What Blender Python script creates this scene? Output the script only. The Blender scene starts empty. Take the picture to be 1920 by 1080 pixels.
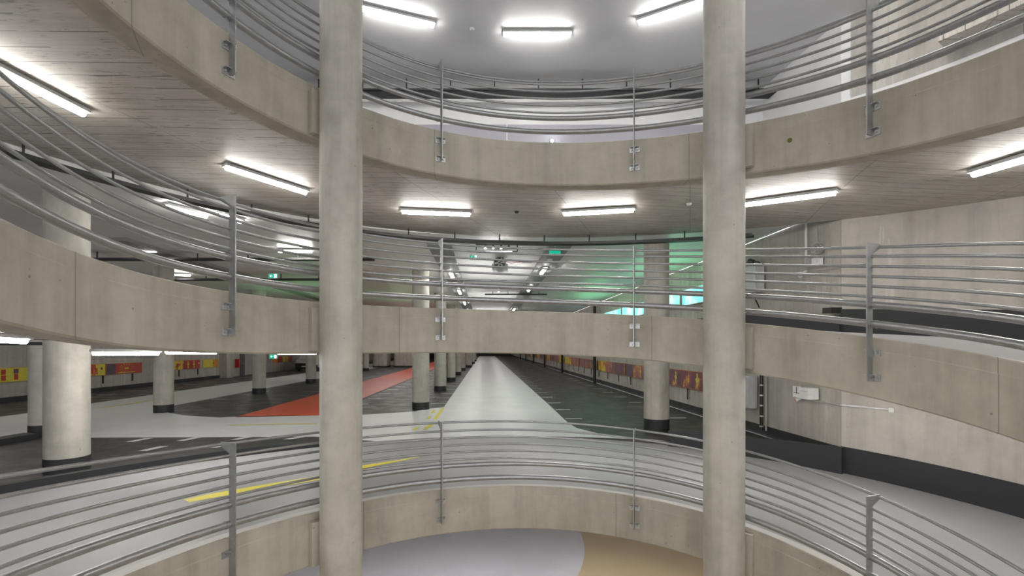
import bpy, bmesh, math, random
from mathutils import Vector, Matrix
from mathutils.geometry import tessellate_polygon
random.seed(4)
pi = math.pi
# ---------------------------------------------------------------- camera, world, exposure
R = 4.3                       # inner radius of the helical ramp (m)
F = 914.6                     # focal length in pixels of a 1920 frame
E = 0.583 * R                 # eye height over the parking floor
CX, CY = 0.122 * R, 1.0137 * R  # axis of the helix
RO = 2.18 * R                 # outer radius
scn = bpy.context.scene
C = scn.collection
cam = bpy.data.cameras.new('camera'); camo = bpy.data.objects.new('camera', cam); C.objects.link(camo)
camo.location = (0, 0, E); camo.rotation_euler = (pi / 2, 0, 0)
cam.sensor_width = 36; cam.lens = F / 1920 * 36; cam.shift_y = 111.6 / 1920
cam.clip_start = 0.02; cam.clip_end = 400
scn.camera = camo
w = bpy.data.worlds.new('world'); scn.world = w; w.use_nodes = True
w.node_tree.nodes['Background'].inputs[0].default_value = (0.95, 0.97, 1.0, 1)
w.node_tree.nodes['Background'].inputs[1].default_value = 0.75
scn.view_settings.view_transform = 'Standard'; scn.view_settings.look = 'None'
scn.view_settings.gamma = 1; scn.view_settings.exposure = 1.3
scn.view_settings.use_curve_mapping = False
TUBE = 30.0                   # radiance of the luminaire diffusers

# ---------------------------------------------------------------- materials
class NT:
    def __init__(s, name):
        s.m = bpy.data.materials.new(name); s.m.use_nodes = True
        s.t = s.m.node_tree; s.b = s.t.nodes['Principled BSDF']
    def n(s, typ, **kw):
        x = s.t.nodes.new(typ)
        for k, v in kw.items():
            if k.startswith('i_'):
                x.inputs[k[2:].replace('_', ' ')].default_value = v
            else: setattr(x, k, v)
        return x
    def l(s, a, b): s.t.links.new(a, b)
    def math(s, op, a, b=None, c=None):
        x = s.n('ShaderNodeMath', operation=op)
        for i, v in enumerate((a, b, c)):
            if v is None: continue
            if isinstance(v, (int, float)): x.inputs[i].default_value = v
            else: s.l(v, x.inputs[i])
        return x.outputs[0]
    def noise(s, vec, scale, detail=4, rough=.55, stretch=None):
        if stretch:
            mp = s.n('ShaderNodeMapping'); mp.inputs['Scale'].default_value = stretch; s.l(vec, mp.inputs[0]); vec = mp.outputs[0]
        x = s.n('ShaderNodeTexNoise'); x.inputs['Scale'].default_value = scale
        x.inputs['Detail'].default_value = detail; x.inputs['Roughness'].default_value = rough
        s.l(vec, x.inputs['Vector']); return x.outputs['Fac']
    def ramp(s, fac, stops, interp='LINEAR'):
        x = s.n('ShaderNodeValToRGB'); s.l(fac, x.inputs[0]); e = x.color_ramp.elements
        x.color_ramp.interpolation = interp
        e[0].position, e[0].color = stops[0][0], col(stops[0][1]); e[1].position, e[1].color = stops[-1][0], col(stops[-1][1])
        for p, c_ in stops[1:-1]:
            q = e.new(p); q.color = col(c_)
        return x.outputs[0]
    def mix(s, fac, a, b, mode='MIX'):
        x = s.n('ShaderNodeMix', data_type='RGBA', blend_type=mode)
        for v, i in ((fac, 0), (a, 6), (b, 7)):
            if isinstance(v, (int, float)): x.inputs[i].default_value = v
            elif isinstance(v, tuple): x.inputs[i].default_value = col(v)
            else: s.l(v, x.inputs[i])
        return x.outputs[2]
    def bump(s, h, strength=.2, dist=.01):
        x = s.n('ShaderNodeBump'); x.inputs['Strength'].default_value = strength; x.inputs['Distance'].default_value = dist
        s.l(h, x.inputs['Height']); s.l(x.outputs[0], s.b.inputs['Normal'])
    def coords(s):
        return s.n('ShaderNodeNewGeometry').outputs['Position']
def col(c):
    if isinstance(c, (int, float)): return (c, c, c, 1)
    return tuple(c) if len(c) == 4 else tuple(c) + (1,)

def plain(name, c, rough=.6, metal=0, emit=0, ecol=None):
    t = NT(name); t.b.inputs['Base Color'].default_value = col(c); t.b.inputs['Roughness'].default_value = rough
    t.b.inputs['Metallic'].default_value = metal
    if emit:
        t.b.inputs['Emission Color'].default_value = col(ecol or c); t.b.inputs['Emission Strength'].default_value = emit
    else:
        v = t.noise(t.coords(), 6, 5)
        t.l(t.mix(t.ramp(v, [(.3, .82), (.7, 1.08)]), 0.0, c, 'MIX'), t.b.inputs['Base Color']) if False else None
        t.l(t.mix(1.0, c, t.ramp(v, [(.3, .86), (.7, 1.0)]), 'MULTIPLY'), t.b.inputs['Base Color'])
    return t.m

def concrete(name, dark, light, joints=None, streak=True, pores=.5, rough=.62, uvjoint=None, vstains=False):
    t = NT(name); p = t.coords()
    big = t.noise(p, .55, 6, .6); med = t.noise(p, 3.2, 6, .65)
    f = t.math('ADD', t.math('MULTIPLY', big, .55), t.math('MULTIPLY', med, .45))
    c = t.ramp(f, [(.34, dark), (.62, light)])
    if streak:
        st = t.noise(p, 2.3, 5, .6, (1.6, 1.6, .12))
        c = t.mix(1.0, c, t.ramp(st, [(.30, .80), (.55, 1.0), (.78, 1.06)]), 'MULTIPLY')
    if pores:
        vo = t.n('ShaderNodeTexVoronoi'); vo.inputs['Scale'].default_value = 9; t.l(p, vo.inputs['Vector'])
        sz = t.noise(p, 5, 2)
        rad = t.math('MULTIPLY', t.math('SUBTRACT', sz, .47), .55)
        msk = t.math('LESS_THAN', vo.outputs['Distance'], rad)
        c = t.mix(t.math('MULTIPLY', msk, pores), c, (.10, .09, .07))
    if vstains:
        a = t.noise(p, 1.1, 4, .6, (1, 1, .10)); b = t.noise(p, 7, 3, .6, (1, 1, .05))
        msk = t.math('MULTIPLY', t.math('GREATER_THAN', a, .6), t.math('GREATER_THAN', b, .5))
        c = t.mix(t.math('MULTIPLY', msk, .22), c, (.75, .73, .70))
    if uvjoint:
        uv = t.n('ShaderNodeUVMap').outputs[0]; sx = t.n('ShaderNodeSeparateXYZ'); t.l(uv, sx.inputs[0])
        d = t.math('PINGPONG', sx.outputs[0], uvjoint / 2)
        m = t.math('LESS_THAN', d, .006)
        c = t.mix(t.math('MULTIPLY', m, .55), c, (.12, .11, .09))
        if pores:   # weathered cast edge: more blowholes near the top
            pass
    t.l(c, t.b.inputs['Base Color']); t.b.inputs['Roughness'].default_value = rough
    t.bump(t.noise(p, 30, 6, .7), .15, .006)
    return t.m

def boarded(name, dark, light, pitch=.10, rough=.55):
    """board-marked soffit: boards run along x"""
    t = NT(name); p = t.coords(); s = t.n('ShaderNodeSeparateXYZ'); t.l(p, s.inputs[0])
    wob = t.noise(p, 1.2, 2); y = t.math('ADD', s.outputs[1], t.math('MULTIPLY', wob, .03))
    d = t.math('PINGPONG', y, pitch)                       # line every 2*pitch
    brk = t.noise(p, 1.6, 3, .6, (.5, 3.0, 1))
    line = t.math('MULTIPLY', t.math('LESS_THAN', d, .006), t.math('GREATER_THAN', brk, .44))
    big = t.noise(p, .5, 6, .62); fib = t.noise(p, 3, 6, .7, (.35, 6, 1))
    f = t.math('ADD', t.math('MULTIPLY', big, .6), t.math('MULTIPLY', fib, .4))
    c = t.ramp(f, [(.36, dark), (.62, light)])
    fleck = t.noise(p, 4, 4, .7, (.8, 7, 1))
    c = t.mix(t.math('MULTIPLY', t.math('GREATER_THAN', fleck, .61), .55), c, (.10, .085, .07))
    c = t.mix(t.math('MULTIPLY', line, .85), c, (.07, .06, .05))
    # plywood sheet joints, wide and skewed
    mp = t.n('ShaderNodeMapping'); mp.inputs['Rotation'].default_value = (0, 0, .35); t.l(p, mp.inputs[0])
    s2 = t.n('ShaderNodeSeparateXYZ'); t.l(mp.outputs[0], s2.inputs[0])
    j = t.math('LESS_THAN', t.math('PINGPONG', s2.outputs[0], 1.25), .008)
    c = t.mix(t.math('MULTIPLY', j, .55), c, (.10, .09, .08))
    t.l(c, t.b.inputs['Base Color']); t.b.inputs['Roughness'].default_value = rough
    h = t.math('SUBTRACT', t.math('MULTIPLY', fib, .5), line)
    t.bump(h, .25, .008)
    return t.m

def galvanised(name='galvanised_steel', k=1.0):
    t = NT(name); p = t.coords()
    vo = t.n('ShaderNodeTexVoronoi'); vo.inputs['Scale'].default_value = 140; t.l(p, vo.inputs['Vector'])
    f = t.math('ADD', t.math('MULTIPLY', vo.outputs['Distance'], .5), t.math('MULTIPLY', t.noise(p, 9, 5), .6))
    t.l(t.ramp(f, [(.3, (.30 * k, .303 * k, .305 * k)), (.75, (.45 * k, .455 * k, .46 * k))]), t.b.inputs['Base Color'])
    t.b.inputs['Metallic'].default_value = .75
    t.l(t.ramp(f, [(.3, .28), (.8, .42)]), t.b.inputs['Roughness'])
    return t.m

def asphalt():
    t = NT('dark_asphalt'); p = t.coords()
    f = t.math('ADD', t.math('MULTIPLY', t.noise(p, .6, 5, .6), .6), t.math('MULTIPLY', t.noise(p, 2, 5, .7, (.3, 1, 1)), .4))
    t.l(t.ramp(f, [(.35, (.030, .027, .029)), (.65, (.075, .066, .068))]), t.b.inputs['Base Color'])
    t.l(t.ramp(t.noise(p, 1.2, 5, .6), [(.35, .30), (.65, .55)]), t.b.inputs['Roughness'])
    t.bump(t.noise(p, 60, 3), .15, .004)
    return t.m
def paint(name, c, r0=.3, r1=.5):
    t = NT(name); p = t.coords()
    t.l(t.mix(1.0, c, t.ramp(t.noise(p, .8, 6, .6), [(.3, .90), (.7, 1.0)]), 'MULTIPLY'), t.b.inputs['Base Color'])
    t.l(t.ramp(t.noise(p, 2.2, 4), [(.3, r0), (.7, r1)]), t.b.inputs['Roughness'])
    return t.m
def art(name, seed, cols, sc=2.2, st=(1, 1, .7)):
    """printed abstract artwork"""
    t = NT(name); p = t.coords()
    mp = t.n('ShaderNodeMapping'); mp.inputs['Location'].default_value = (seed * 3.1, seed * 7.7, seed); t.l(p, mp.inputs[0])
    f = t.noise(mp.outputs[0], sc, 3, .5, st)
    big = t.noise(mp.outputs[0], .5, 2, .5)
    f = t.math('ADD', t.math('MULTIPLY', f, .75), t.math('MULTIPLY', big, .25))
    t.l(t.ramp(f, cols, 'CONSTANT'), t.b.inputs['Base Color']); t.b.inputs['Roughness'].default_value = .35
    return t.m
def lightbox_mat():
    t = NT('backlit_teal_print'); p = t.coords()
    f = t.noise(p, 1.6, 4, .6, (1, 1, .5))
    c = t.ramp(f, [(.3, (.10, .62, .52)), (.48, (.25, .95, .80)), (.6, (.75, 1, .95)), (.7, (.2, .75, .7))])
    t.b.inputs['Base Color'].default_value = (.1, .3, .3, 1)
    t.l(c, t.b.inputs['Emission Color']); t.b.inputs['Emission Strength'].default_value = .5
    return t.m

M = {}
M['fascia'] = concrete('cast_fascia_concrete', (.36, .325, .265), (.50, .46, .385), uvjoint=4.4, pores=.55)
M['pillar'] = concrete('pillar_concrete', (.36, .34, .295), (.53, .505, .45), pores=.4)
M['wall'] = concrete('wall_concrete', (.37, .343, .308), (.49, .46, .418), pores=.35, vstains=True, uvjoint=4.45)
M['soffit'] = boarded('board_marked_soffit', (.34, .305, .265), (.60, .56, .505), .13)
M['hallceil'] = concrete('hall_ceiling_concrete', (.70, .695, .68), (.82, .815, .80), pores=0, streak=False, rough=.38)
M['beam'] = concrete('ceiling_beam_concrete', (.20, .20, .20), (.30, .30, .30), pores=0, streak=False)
M['white'] = paint('white_wall_paint', (.80, .80, .80), .5, .7)
M['ceilpaint'] = paint('upper_ceiling_paint', (.72, .72, .73), .45, .6)
M['lilac'] = paint('lilac_grey_paint', (.42, .41, .46), .4, .6)
M['deck'] = paint('light_grey_epoxy', (.34, .34, .35), .42, .46)
M['decktop'] = paint('pale_kerb_paint', (.60, .585, .57), .5, .6)
M['lane'] = paint('white_lane_coating', (.80, .805, .815), .36, .37)
M['cream'] = paint('beige_floor_coating', (.46, .37, .25), .33, .335)
M['lower'] = paint('lilac_floor_coating', (.54, .54, .61), .27, .272)
M['asphalt'] = asphalt()
M['red'] = paint('red_lane_coating', (.85, .12, .05), .33, .335)
M['yellow'] = paint('yellow_marking', (.80, .70, .07), .4, .55)
M['mark'] = paint('white_marking', (.78, .78, .77), .4, .55)
M['black'] = paint('black_bitumen_paint', (.022, .023, .026), .45, .6)
M['galv'] = galvanised()
M['bright'] = galvanised('bright_zinc', 1.35)
M['tray'] = plain('black_cable_tray', (.02, .021, .023), .5)
M['cable'] = plain('grey_cable', (.45, .44, .42), .5)
M['house'] = plain('luminaire_housing', (.62, .62, .62), .45)
M['tube'] = plain('luminaire_diffuser', (1, 1, 1), .5, 0, TUBE, (1.0, .975, .93))
M['spot'] = plain('spot_lens', (1, 1, 1), .5, 0, 60, (1, 1, .97))
M['cab'] = plain('cabinet_grey_paint', (.55, .56, .57), .45)
M['cabw'] = plain('white_plastic', (.80, .80, .79), .4)
M['dark'] = plain('dark_plastic', (.02, .02, .02), .4)
M['redbox'] = plain('red_hose_cabinet_paint', (.62, .03, .03), .4)
M['green'] = plain('exit_sign_green', (.0, .26, .16), .4, 0, .35, (0, .45, .27))
M['signw'] = plain('exit_sign_white', (.8, .85, .82), .4, 0, .8, (.9, 1, .95))
M['door'] = plain('dark_grey_door', (.10, .105, .11), .5)
M['glass'] = plain('dark_windscreen', (.02, .025, .03), .1)
M['van'] = plain('white_van_paint', (.66, .68, .70), .3)
M['brown'] = plain('plug_green_brown', (.16, .17, .02), .6)
M['lbox'] = lightbox_mat()
RY = [(0.0, (.20, .10, .12)), (.47, (.32, .10, .10)), (.55, (.46, .15, .10)), (.61, (.66, .42, .12)), (.635, (.34, .12, .10)), (.70, (.62, .46, .16)), (1, (.7, .5, .1))]
YR = [(0.0, (.70, .55, .05)), (.45, (.75, .62, .06)), (.51, (.55, .10, .03)), (.56, (.70, .24, .04)), (.60, (.72, .66, .10)), (.68, (.33, .05, .03)), (1, (.5, .1, .05))]
M['art_a'] = art('printed_artwork_purple_red', 1, [(0.0, (.12, .055, .08)), (.44, (.20, .07, .09)), (.56, (.36, .10, .09)), (.61, (.66, .40, .10)), (.645, (.40, .12, .09)), (1, (.7, .5, .1))])
M['art_b'] = art('printed_artwork_red_orange', 2, RY)
M['art_c'] = art('printed_artwork_yellow_red', 3, YR)
M['art_d'] = art('printed_artwork_yellow_orange', 5, YR, 1.6)
M['ay'] = plain('print_yellow', (.72, .62, .06), .4); M['ar'] = plain('print_red', (.48, .05, .03), .4)
M['ao'] = plain('print_orange', (.70, .30, .05), .4); M['ap'] = plain('print_plum', (.10, .07, .10), .4)

# ---------------------------------------------------------------- mesh helpers
class MB:
    """collects shapes with material slots into one mesh"""
    def __init__(s): s.v = []; s.f = []; s.m = []; s.uv = []; s.sm = []
    def face(s, pts, m=0, uv=None, smooth=False):
        i = len(s.v); s.v += [tuple(p) for p in pts]; s.f.append(tuple(range(i, i + len(pts)))); s.m.append(m); s.sm.append(smooth)
        s.uv.append(uv or [(p[0], p[1]) for p in pts])
    def grid(s, rows, m=0, smooth=False, closed=False, uvs=None, flip=False):
        """rows: list of equal length lists of points"""
        base = len(s.v); n = len(rows[0])
        for r in rows: s.v += [tuple(p) for p in r]
        for i in range(len(rows) - 1):
            for j in range(n if closed else n - 1):
                k = (j + 1) % n
                q = (base + i * n + j, base + i * n + k, base + (i + 1) * n + k, base + (i + 1) * n + j)
                if uvs: u = [uvs[i][j], uvs[i][k], uvs[i + 1][k], uvs[i + 1][j]]
                else: u = [(s.v[a][0], s.v[a][1]) for a in q]
                if flip: q = q[::-1]; u = u[::-1]
                s.f.append(q); s.m.append(m); s.sm.append(smooth); s.uv.append(u)
    def box(s, a, b, m=0, mat=None):
        x0, y0, z0 = a; x1, y1, z1 = b
        P = [Vector(p) for p in ((x0, y0, z0), (x1, y0, z0), (x1, y1, z0), (x0, y1, z0), (x0, y0, z1), (x1, y0, z1), (x1, y1, z1), (x0, y1, z1))]
        if mat: P = [mat @ p for p in P]
        i = len(s.v); s.v += [tuple(p) for p in P]
        for q in ((0, 3, 2, 1), (4, 5, 6, 7), (0, 1, 5, 4), (1, 2, 6, 5), (2, 3, 7, 6), (3, 0, 4, 7)):
            s.f.append(tuple(i + k for k in q)); s.m.append(m); s.sm.append(False); s.uv.append([(P[k].x, P[k].y) for k in q])
    def tube(s, path, r, n=10, m=0, caps=True, radii=None):
        path = [Vector(p) for p in path]; rings = []
        up = None
        for i, p in enumerate(path):
            t = (path[min(i + 1, len(path) - 1)] - path[max(i - 1, 0)]).normalized()
            if up is None:
                up = Vector((0, 0, 1)) if abs(t.z) < .9 else Vector((1, 0, 0))
            side = t.cross(up)
            if side.length < 1e-4: side = t.cross(Vector((1, .3, 0)))
            side.normalize(); u2 = side.cross(t).normalized(); up = u2
            rr = radii[i] if radii else r
            rings.append([p + side * rr * math.cos(2 * pi * k / n) + u2 * rr * math.sin(2 * pi * k / n) for k in range(n)])
        s.grid(rings, m, True, True)
        if caps:
            s.face(rings[0], m); s.face(rings[-1][::-1], m)
    def cyl(s, c, r, z0, z1, n=40, m=0, r2=None, caps=True):
        r2 = r if r2 is None else r2
        a = [(c[0] + r * math.cos(2 * pi * k / n), c[1] + r * math.sin(2 * pi * k / n), z0) for k in range(n)]
        b = [(c[0] + r2 * math.cos(2 * pi * k / n), c[1] + r2 * math.sin(2 * pi * k / n), z1) for k in range(n)]
        s.grid([a, b], m, True, True)
        if caps: s.face(a[::-1], m); s.face(b, m)
    def build(s, name, mats, parent=None, world=True):
        me = bpy.data.meshes.new(name)
        off = Vector((0, 0, 0))
        if parent is not None and world:
            q = parent
            while q: off += q.location; q = q.parent
        me.from_pydata([tuple(Vector(v) - off) for v in s.v], [], s.f)
        if not isinstance(mats, (list, tuple)): mats = [mats]
        for x in mats: me.materials.append(M[x])
        ul = me.uv_layers.new(name='UVMap')
        for p, mi, sm, uv in zip(me.polygons, s.m, s.sm, s.uv):
            p.material_index = mi; p.use_smooth = sm
            for li, u in zip(p.loop_indices, uv): ul.data[li].uv = u
        me.validate(clean_customdata=False)
        o = bpy.data.objects.new(name, me); C.objects.link(o); o.parent = parent
        return o

def thing(name, label, cat, loc=(0, 0, 0), group=None):
    o = bpy.data.objects.new(name, None); o.empty_display_size = .2; C.objects.link(o); o.location = loc
    o['label'] = label; o['category'] = cat
    if group: o['group'] = group
    return o
def tag(o, label, cat, group=None):
    o['label'] = label; o['category'] = cat
    if group: o['group'] = group
    return o
def struct(o): o['kind'] = 'structure'; return o
def copy_tree(o, parent=None):
    c = o.copy(); C.objects.link(c); c.parent = parent
    for ch in list(o.children): copy_tree(ch, c)
    return c
ORD = ['first', 'second', 'third', 'fourth', 'fifth', 'sixth', 'seventh', 'eighth', 'ninth', 'tenth', 'eleventh', 'twelfth', 'thirteenth', 'fourteenth', 'fifteenth', 'sixteenth', 'seventeenth', 'eighteenth', 'nineteenth', 'twentieth']

# ---------------------------------------------------------------- helix geometry (all heights relative to the eye, in units of R)
TH = [-1.8, -1.5, -1.2, -.9, -.6, -.3, 0, .3, .6, .9, 1.2, 1.5, 1.8]
HV = [[.938, .915, .8965, .8794, .8656, .8567, .8488, .8359, .8123, .7757, .73, .682, .62],
      [.225, .1816, .1611, .1548, .1549, .1549, .1494, .1347, .1086, .071, .0239, -.0300, -.095],
      [-.478, -.514, -.5385, -.5525, -.5598, -.5655, -.5735, -.589, -.6127, -.6503, -.702, -.765, -.83]]
ENDS = [(1.136, .4225), (.4225, -.2925), (-.2925, -1.063)]
def knots(l):
    return [(-pi, ENDS[l][0])] + list(zip(TH, HV[l])) + [(pi, ENDS[l][1])]
KN = [knots(l) for l in range(3)]
def slope(K, i):
    if i == 0 or i == len(K) - 1: return -.148 if i else -.148
    return (K[i + 1][1] - K[i - 1][1]) / (K[i + 1][0] - K[i - 1][0])
def tangents(K):
    """clamped cubic spline tangents, solved by relaxation"""
    n = len(K); m = [slope(K, i) for i in range(n)]
    for _ in range(200):
        for i in range(1, n - 1):
            h0 = K[i][0] - K[i - 1][0]; h1 = K[i + 1][0] - K[i][0]
            d0 = (K[i][1] - K[i - 1][1]) / h0; d1 = (K[i + 1][1] - K[i][1]) / h1
            m[i] = (3 * (d0 / h0 + d1 / h1) - m[i - 1] / h0 - m[i + 1] / h1) / (2 / h0 + 2 / h1)
    return m
TN = [tangents(K) for K in KN]
def hl(l, t):
    K = KN[l]; t = max(-pi, min(pi, t)); i = 0
    while i < len(K) - 2 and t > K[i + 1][0]: i += 1
    a, b = K[i], K[i + 1]; d = b[0] - a[0]; s = (t - a[0]) / d
    m0, m1 = TN[l][i] * d, TN[l][i + 1] * d
    return (2*s**3-3*s*s+1)*a[1] + (s**3-2*s*s+s)*m0 + (-2*s**3+3*s*s)*b[1] + (s**3-s*s)*m1
def H(l, t): return E + hl(l, t) * R          # world height of the fascia top
def pol(r, t, z): return (CX + r * math.sin(t), CY + r * math.cos(t), z)
TK = .1771 * R            # fascia depth
RS = .128 * R             # fascia top to soffit
def frange(a, b, n): return [a + (b - a) * i / n for i in range(n + 1)]
al = math.atan(50 / F)    # hall axis, turned slightly from the view axis
ca, sa = math.cos(al), math.sin(al)
def hall(u, v, z=0): return (u * ca - v * sa, u * sa + v * ca, z)
def ground(px, py, z=0.0):
    """point of the horizontal plane z in the direction of a photo point"""
    Z = (z - E) * F / (651.6 - py); return Vector(((px - 960) / F * Z, Z, z))
WU = 1.822 * R            # right hall wall
def wallpt(px, py, inset=.0):
    """point on the right hand wall (straight part, then ring)"""
    k = (px - 960) / F
    if px < 1577: Z = ((WU - inset) / ca) / (k + math.tan(al))
    else:
        r = RO - inset; a = 1 + k * k; b = -2 * (k * CX + CY); c = CX * CX + CY * CY - r * r
        Z = (-b + math.sqrt(b * b - 4 * a * c)) / (2 * a)
    return Vector((k * Z, Z, E + (651.6 - py) / F * Z))
def soffitpt(px, py, l=0, drop=.0):
    k = (px - 960) / F; z = E + .7 * R if l == 0 else E
    h = .7
    for _ in range(30):
        if l == 'top': z = E + 1.70 * R - drop
        Z = (z - E) * F / (651.6 - py); x = k * Z
        t = math.atan2(x - CX, Z - CY); rr = math.hypot(x - CX, Z - CY)
        if l == 'top': break
        z = (H(l, t) - RS if rr < RO else E + .725 * R) - drop
    return Vector((x, Z, z))

# ---------------------------------------------------------------- setting: floors, ceilings, walls
def outer_fan(u0, u1, v0, v1, t0, t1, n=90):
    """angles and outer points of the hall rectangle seen from the ramp axis"""
    c0 = ((CX * ca + CY * sa), (-CX * sa + CY * ca))
    ts = frange(t0, t1, n)
    for uu, vv in ((u0, v0), (u0, v1), (u1, v1), (u1, v0)):
        p = hall(uu, vv); t = math.atan2(p[0] - CX, p[1] - CY)
        if t0 < t < t1: ts.append(t)
    ts.sort(); ts = [x for i, x in enumerate(ts) if i == 0 or x - ts[i - 1] > 1e-5]; out = []
    for t in ts:
        dx, dy = math.sin(t), math.cos(t)
        du, dv = dx * ca + dy * sa, -dx * sa + dy * ca
        best = 1e9
        for lim, cc, d in ((u0, c0[0], du), (u1, c0[0], du), (v0, c0[1], dv), (v1, c0[1], dv)):
            if abs(d) > 1e-9:
                q = (lim - cc) / d
                if q > 0: best = min(best, q)
        out.append((t, best))
    return out
TJ = math.atan2(wallpt(1577, 700).x - CX, wallpt(1577, 700).y - CY)  # joint of straight and ring wall
VEND = 36 * R; UL = -5.07 * R
fan = outer_fan(UL, WU, -1.2 * R, VEND, -2.5, TJ)
f = MB()
f.grid([[pol(RO, t, 0) for t, q in fan], [pol(max(q, RO), t, 0) for t, q in fan]], 0, flip=True)
f.grid([[pol(RO, t, -.25) for t, q in fan], [pol(RO, t, 0) for t, q in fan]], 0, flip=True)
def lay(pts, m, z=.004, px=True):
    P = [ground(*p) if px else Vector(hall(*p)) for p in pts]
    f.face([(p.x, p.y, z) for p in P], m)
def strip(u0, u1, v0, v1, m, z=.006):
    f.face([hall(u0 * R, v0 * R, z), hall(u1 * R, v0 * R, z), hall(u1 * R, v1 * R, z), hall(u0 * R, v1 * R, z)], m)
def outside(p):  # keep paint off the ramp circle
    d = math.hypot(p[0] - CX, p[1] - CY)
    return p if d > RO + .005 else (CX + (p[0] - CX) / d * (RO + .005), CY + (p[1] - CY) / d * (RO + .005), p[2])
# white carriageway of the hall (material 1)
strip(-.405, .645, 4.8, 33, 1, .005)
z = .0045
q1 = [hall(-.405 * R, 4.8 * R, z)] + [tuple(ground(x, y)) for x, y in ((820, 765), (805, 766.5), (773, 772), (675, 778), (595, 779), (445, 781), (410, 783), (345, 779), (305, 772))] + [hall(-3.12 * R, 5.0 * R, z)]
q1 = [(p[0], p[1], z) for p in q1]
# near edge follows first the ramp ring, then a straight lane edge
ring = [(p[0], p[1], z) for p in [pol(RO + .002, t, z) for t in frange(.42, -.42, 24)]]
rg = [tuple(ground(x, y)) for x, y in ((1065, 793), (1082, 803), (1130, 815))]
ln = [(p[0], p[1], z) for p in (ground(590, 819), ground(173, 821), ground(80, 816), ground(-60, 832))]
lft = [(p[0], p[1], z) for p in (ground(-60, 789), ground(52, 775), ground(173, 757))]
# split into convex quads by triangulating through bmesh
def poly(pts, m):
    pts = [tuple(p)[:3] for p in pts]; z0 = pts[0][2]; pts = [(p[0], p[1], z0) for p in pts]
    for tri in tessellate_polygon([[Vector(p) for p in pts]]):
        P = [pts[i] for i in tri]
        n = (Vector(P[1]) - Vector(P[0])).cross(Vector(P[2]) - Vector(P[0]))
        f.face(P if n.z > 0 else P[::-1], m)
poly([hall(.645 * R, 4.8 * R, z)] + q1 + lft[::-1] + ln[::-1] + ring[::-1] + [(p[0], p[1], z) for p in rg[::-1]], 1)
strip(-4.1, -3.12, 5.0, 26, 1, .0055)
# red lane
z = .008
rl = [tuple(ground(443, 781)), tuple(ground(607, 779))]
poly([(p[0], p[1], z) for p in (rl[1], hall(-1.375 * R, 4.9 * R), hall(-1.375 * R, 26 * R), hall(-2.09 * R, 26 * R), hall(-2.09 * R, 4.2 * R), rl[0])], 2)
strip(-1.40, -1.37, 4.5, 26, 5, .0095)
# bay marks
for i in range(30):
    v = 3.93 + .573 * i
    strip(.65, .79, v, v + .036, 4, .007); 
    if i > 0: strip(-.56, -.41, v, v + .036, 4, .007)
    strip(1.52, 1.66, v, v + .036, 4, .007)
    if v > 4.9:
        strip(-1.55 + .21, -1.2, v, v + .036, 4, .007)
    if v > 5.3: strip(-3.08, -2.93, v, v + .036, 4, .0075); strip(-4.27, -4.12, v, v + .036, 4, .0075); strip(-4.75, -4.55, v, v + .036, 4, .0075)
for x0, y0, x1, y1 in ((234, 829, 272, 822), (330, 827, 366, 820), (430, 825, 463, 819), (530, 824, 558, 820), (258, 846, 300, 837), (388, 840, 415, 836)):
    a, b = ground(x0, y0), ground(x1, y1); d = (b - a).normalized() * .0; n = Vector((.16, 0, 0))
    f.face([(a.x, a.y, .007), (a.x + .22, a.y, .007), (b.x + .22, b.y, .007), (b.x, b.y, .007)], 4)
# yellow guide marks
def ystroke(pts, wd, z=.009):
    P = [ground(*p) for p in pts]
    for i in range(len(P) - 1):
        a, b = P[i], P[i + 1]; d = (b - a); d.z = 0; n = Vector((-d.y, d.x, 0)).normalized() * wd / 2
        f.face([(a.x - n.x, a.y - n.y, z), (b.x - n.x, b.y - n.y, z), (b.x + n.x, b.y + n.y, z), (a.x + n.x, a.y + n.y, z)], 3)
ystroke([(831, 765), (815, 787)], .13); ystroke([(811, 795), (797, 805)], .16)
ystroke([(783, 802), (775, 807)], .13); ystroke([(767, 813), (722, 818)], .13)
ystroke([(814, 769), (811, 775)], .12); ystroke([(807, 781), (802, 786)], .12); ystroke([(795, 794), (791, 797)], .1)
ystroke([(430, 797.5), (510, 796), (594, 795)], .12); ystroke([(187, 765.5), (235, 759), (288, 750.5)], .2)
struct(f.build('floor', ['asphalt', 'lane', 'red', 'yellow', 'mark', 'black', 'deck']))

# hall ceiling
c = MB(); ZC = E + .725 * R; ZU = E + .86 * R
cf = outer_fan(UL, WU, -1.2 * R, VEND, -2.6, TJ)
c.grid([[pol(RO, t, ZC) for t, q in cf], [pol(max(q, RO), t, ZC) for t, q in cf]], 0)
c.grid([[pol(RO, t, ZC) for t, q in cf], [pol(RO, t, max(ZU, H(0, t) - RS)) for t, q in cf]], 0)
c.grid([[pol(RO, t, ZU) for t, q in cf], [pol(max(q, RO), t, ZU) for t, q in cf]], 0, flip=True)
struct(c.build('ceiling', ['hallceil']))
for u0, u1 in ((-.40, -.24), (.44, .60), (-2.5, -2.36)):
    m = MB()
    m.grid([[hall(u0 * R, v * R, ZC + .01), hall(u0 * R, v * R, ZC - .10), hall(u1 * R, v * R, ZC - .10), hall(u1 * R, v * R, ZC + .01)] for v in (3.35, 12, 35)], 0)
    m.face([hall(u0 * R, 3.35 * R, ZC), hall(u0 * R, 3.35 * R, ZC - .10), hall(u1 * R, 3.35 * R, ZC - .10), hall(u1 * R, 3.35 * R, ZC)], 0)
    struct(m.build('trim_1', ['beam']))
for b_ in (x for x in [4.3, 5.6, 6.9, 8.2]):   # faint cast joints across the hall ceiling
    pass
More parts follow.
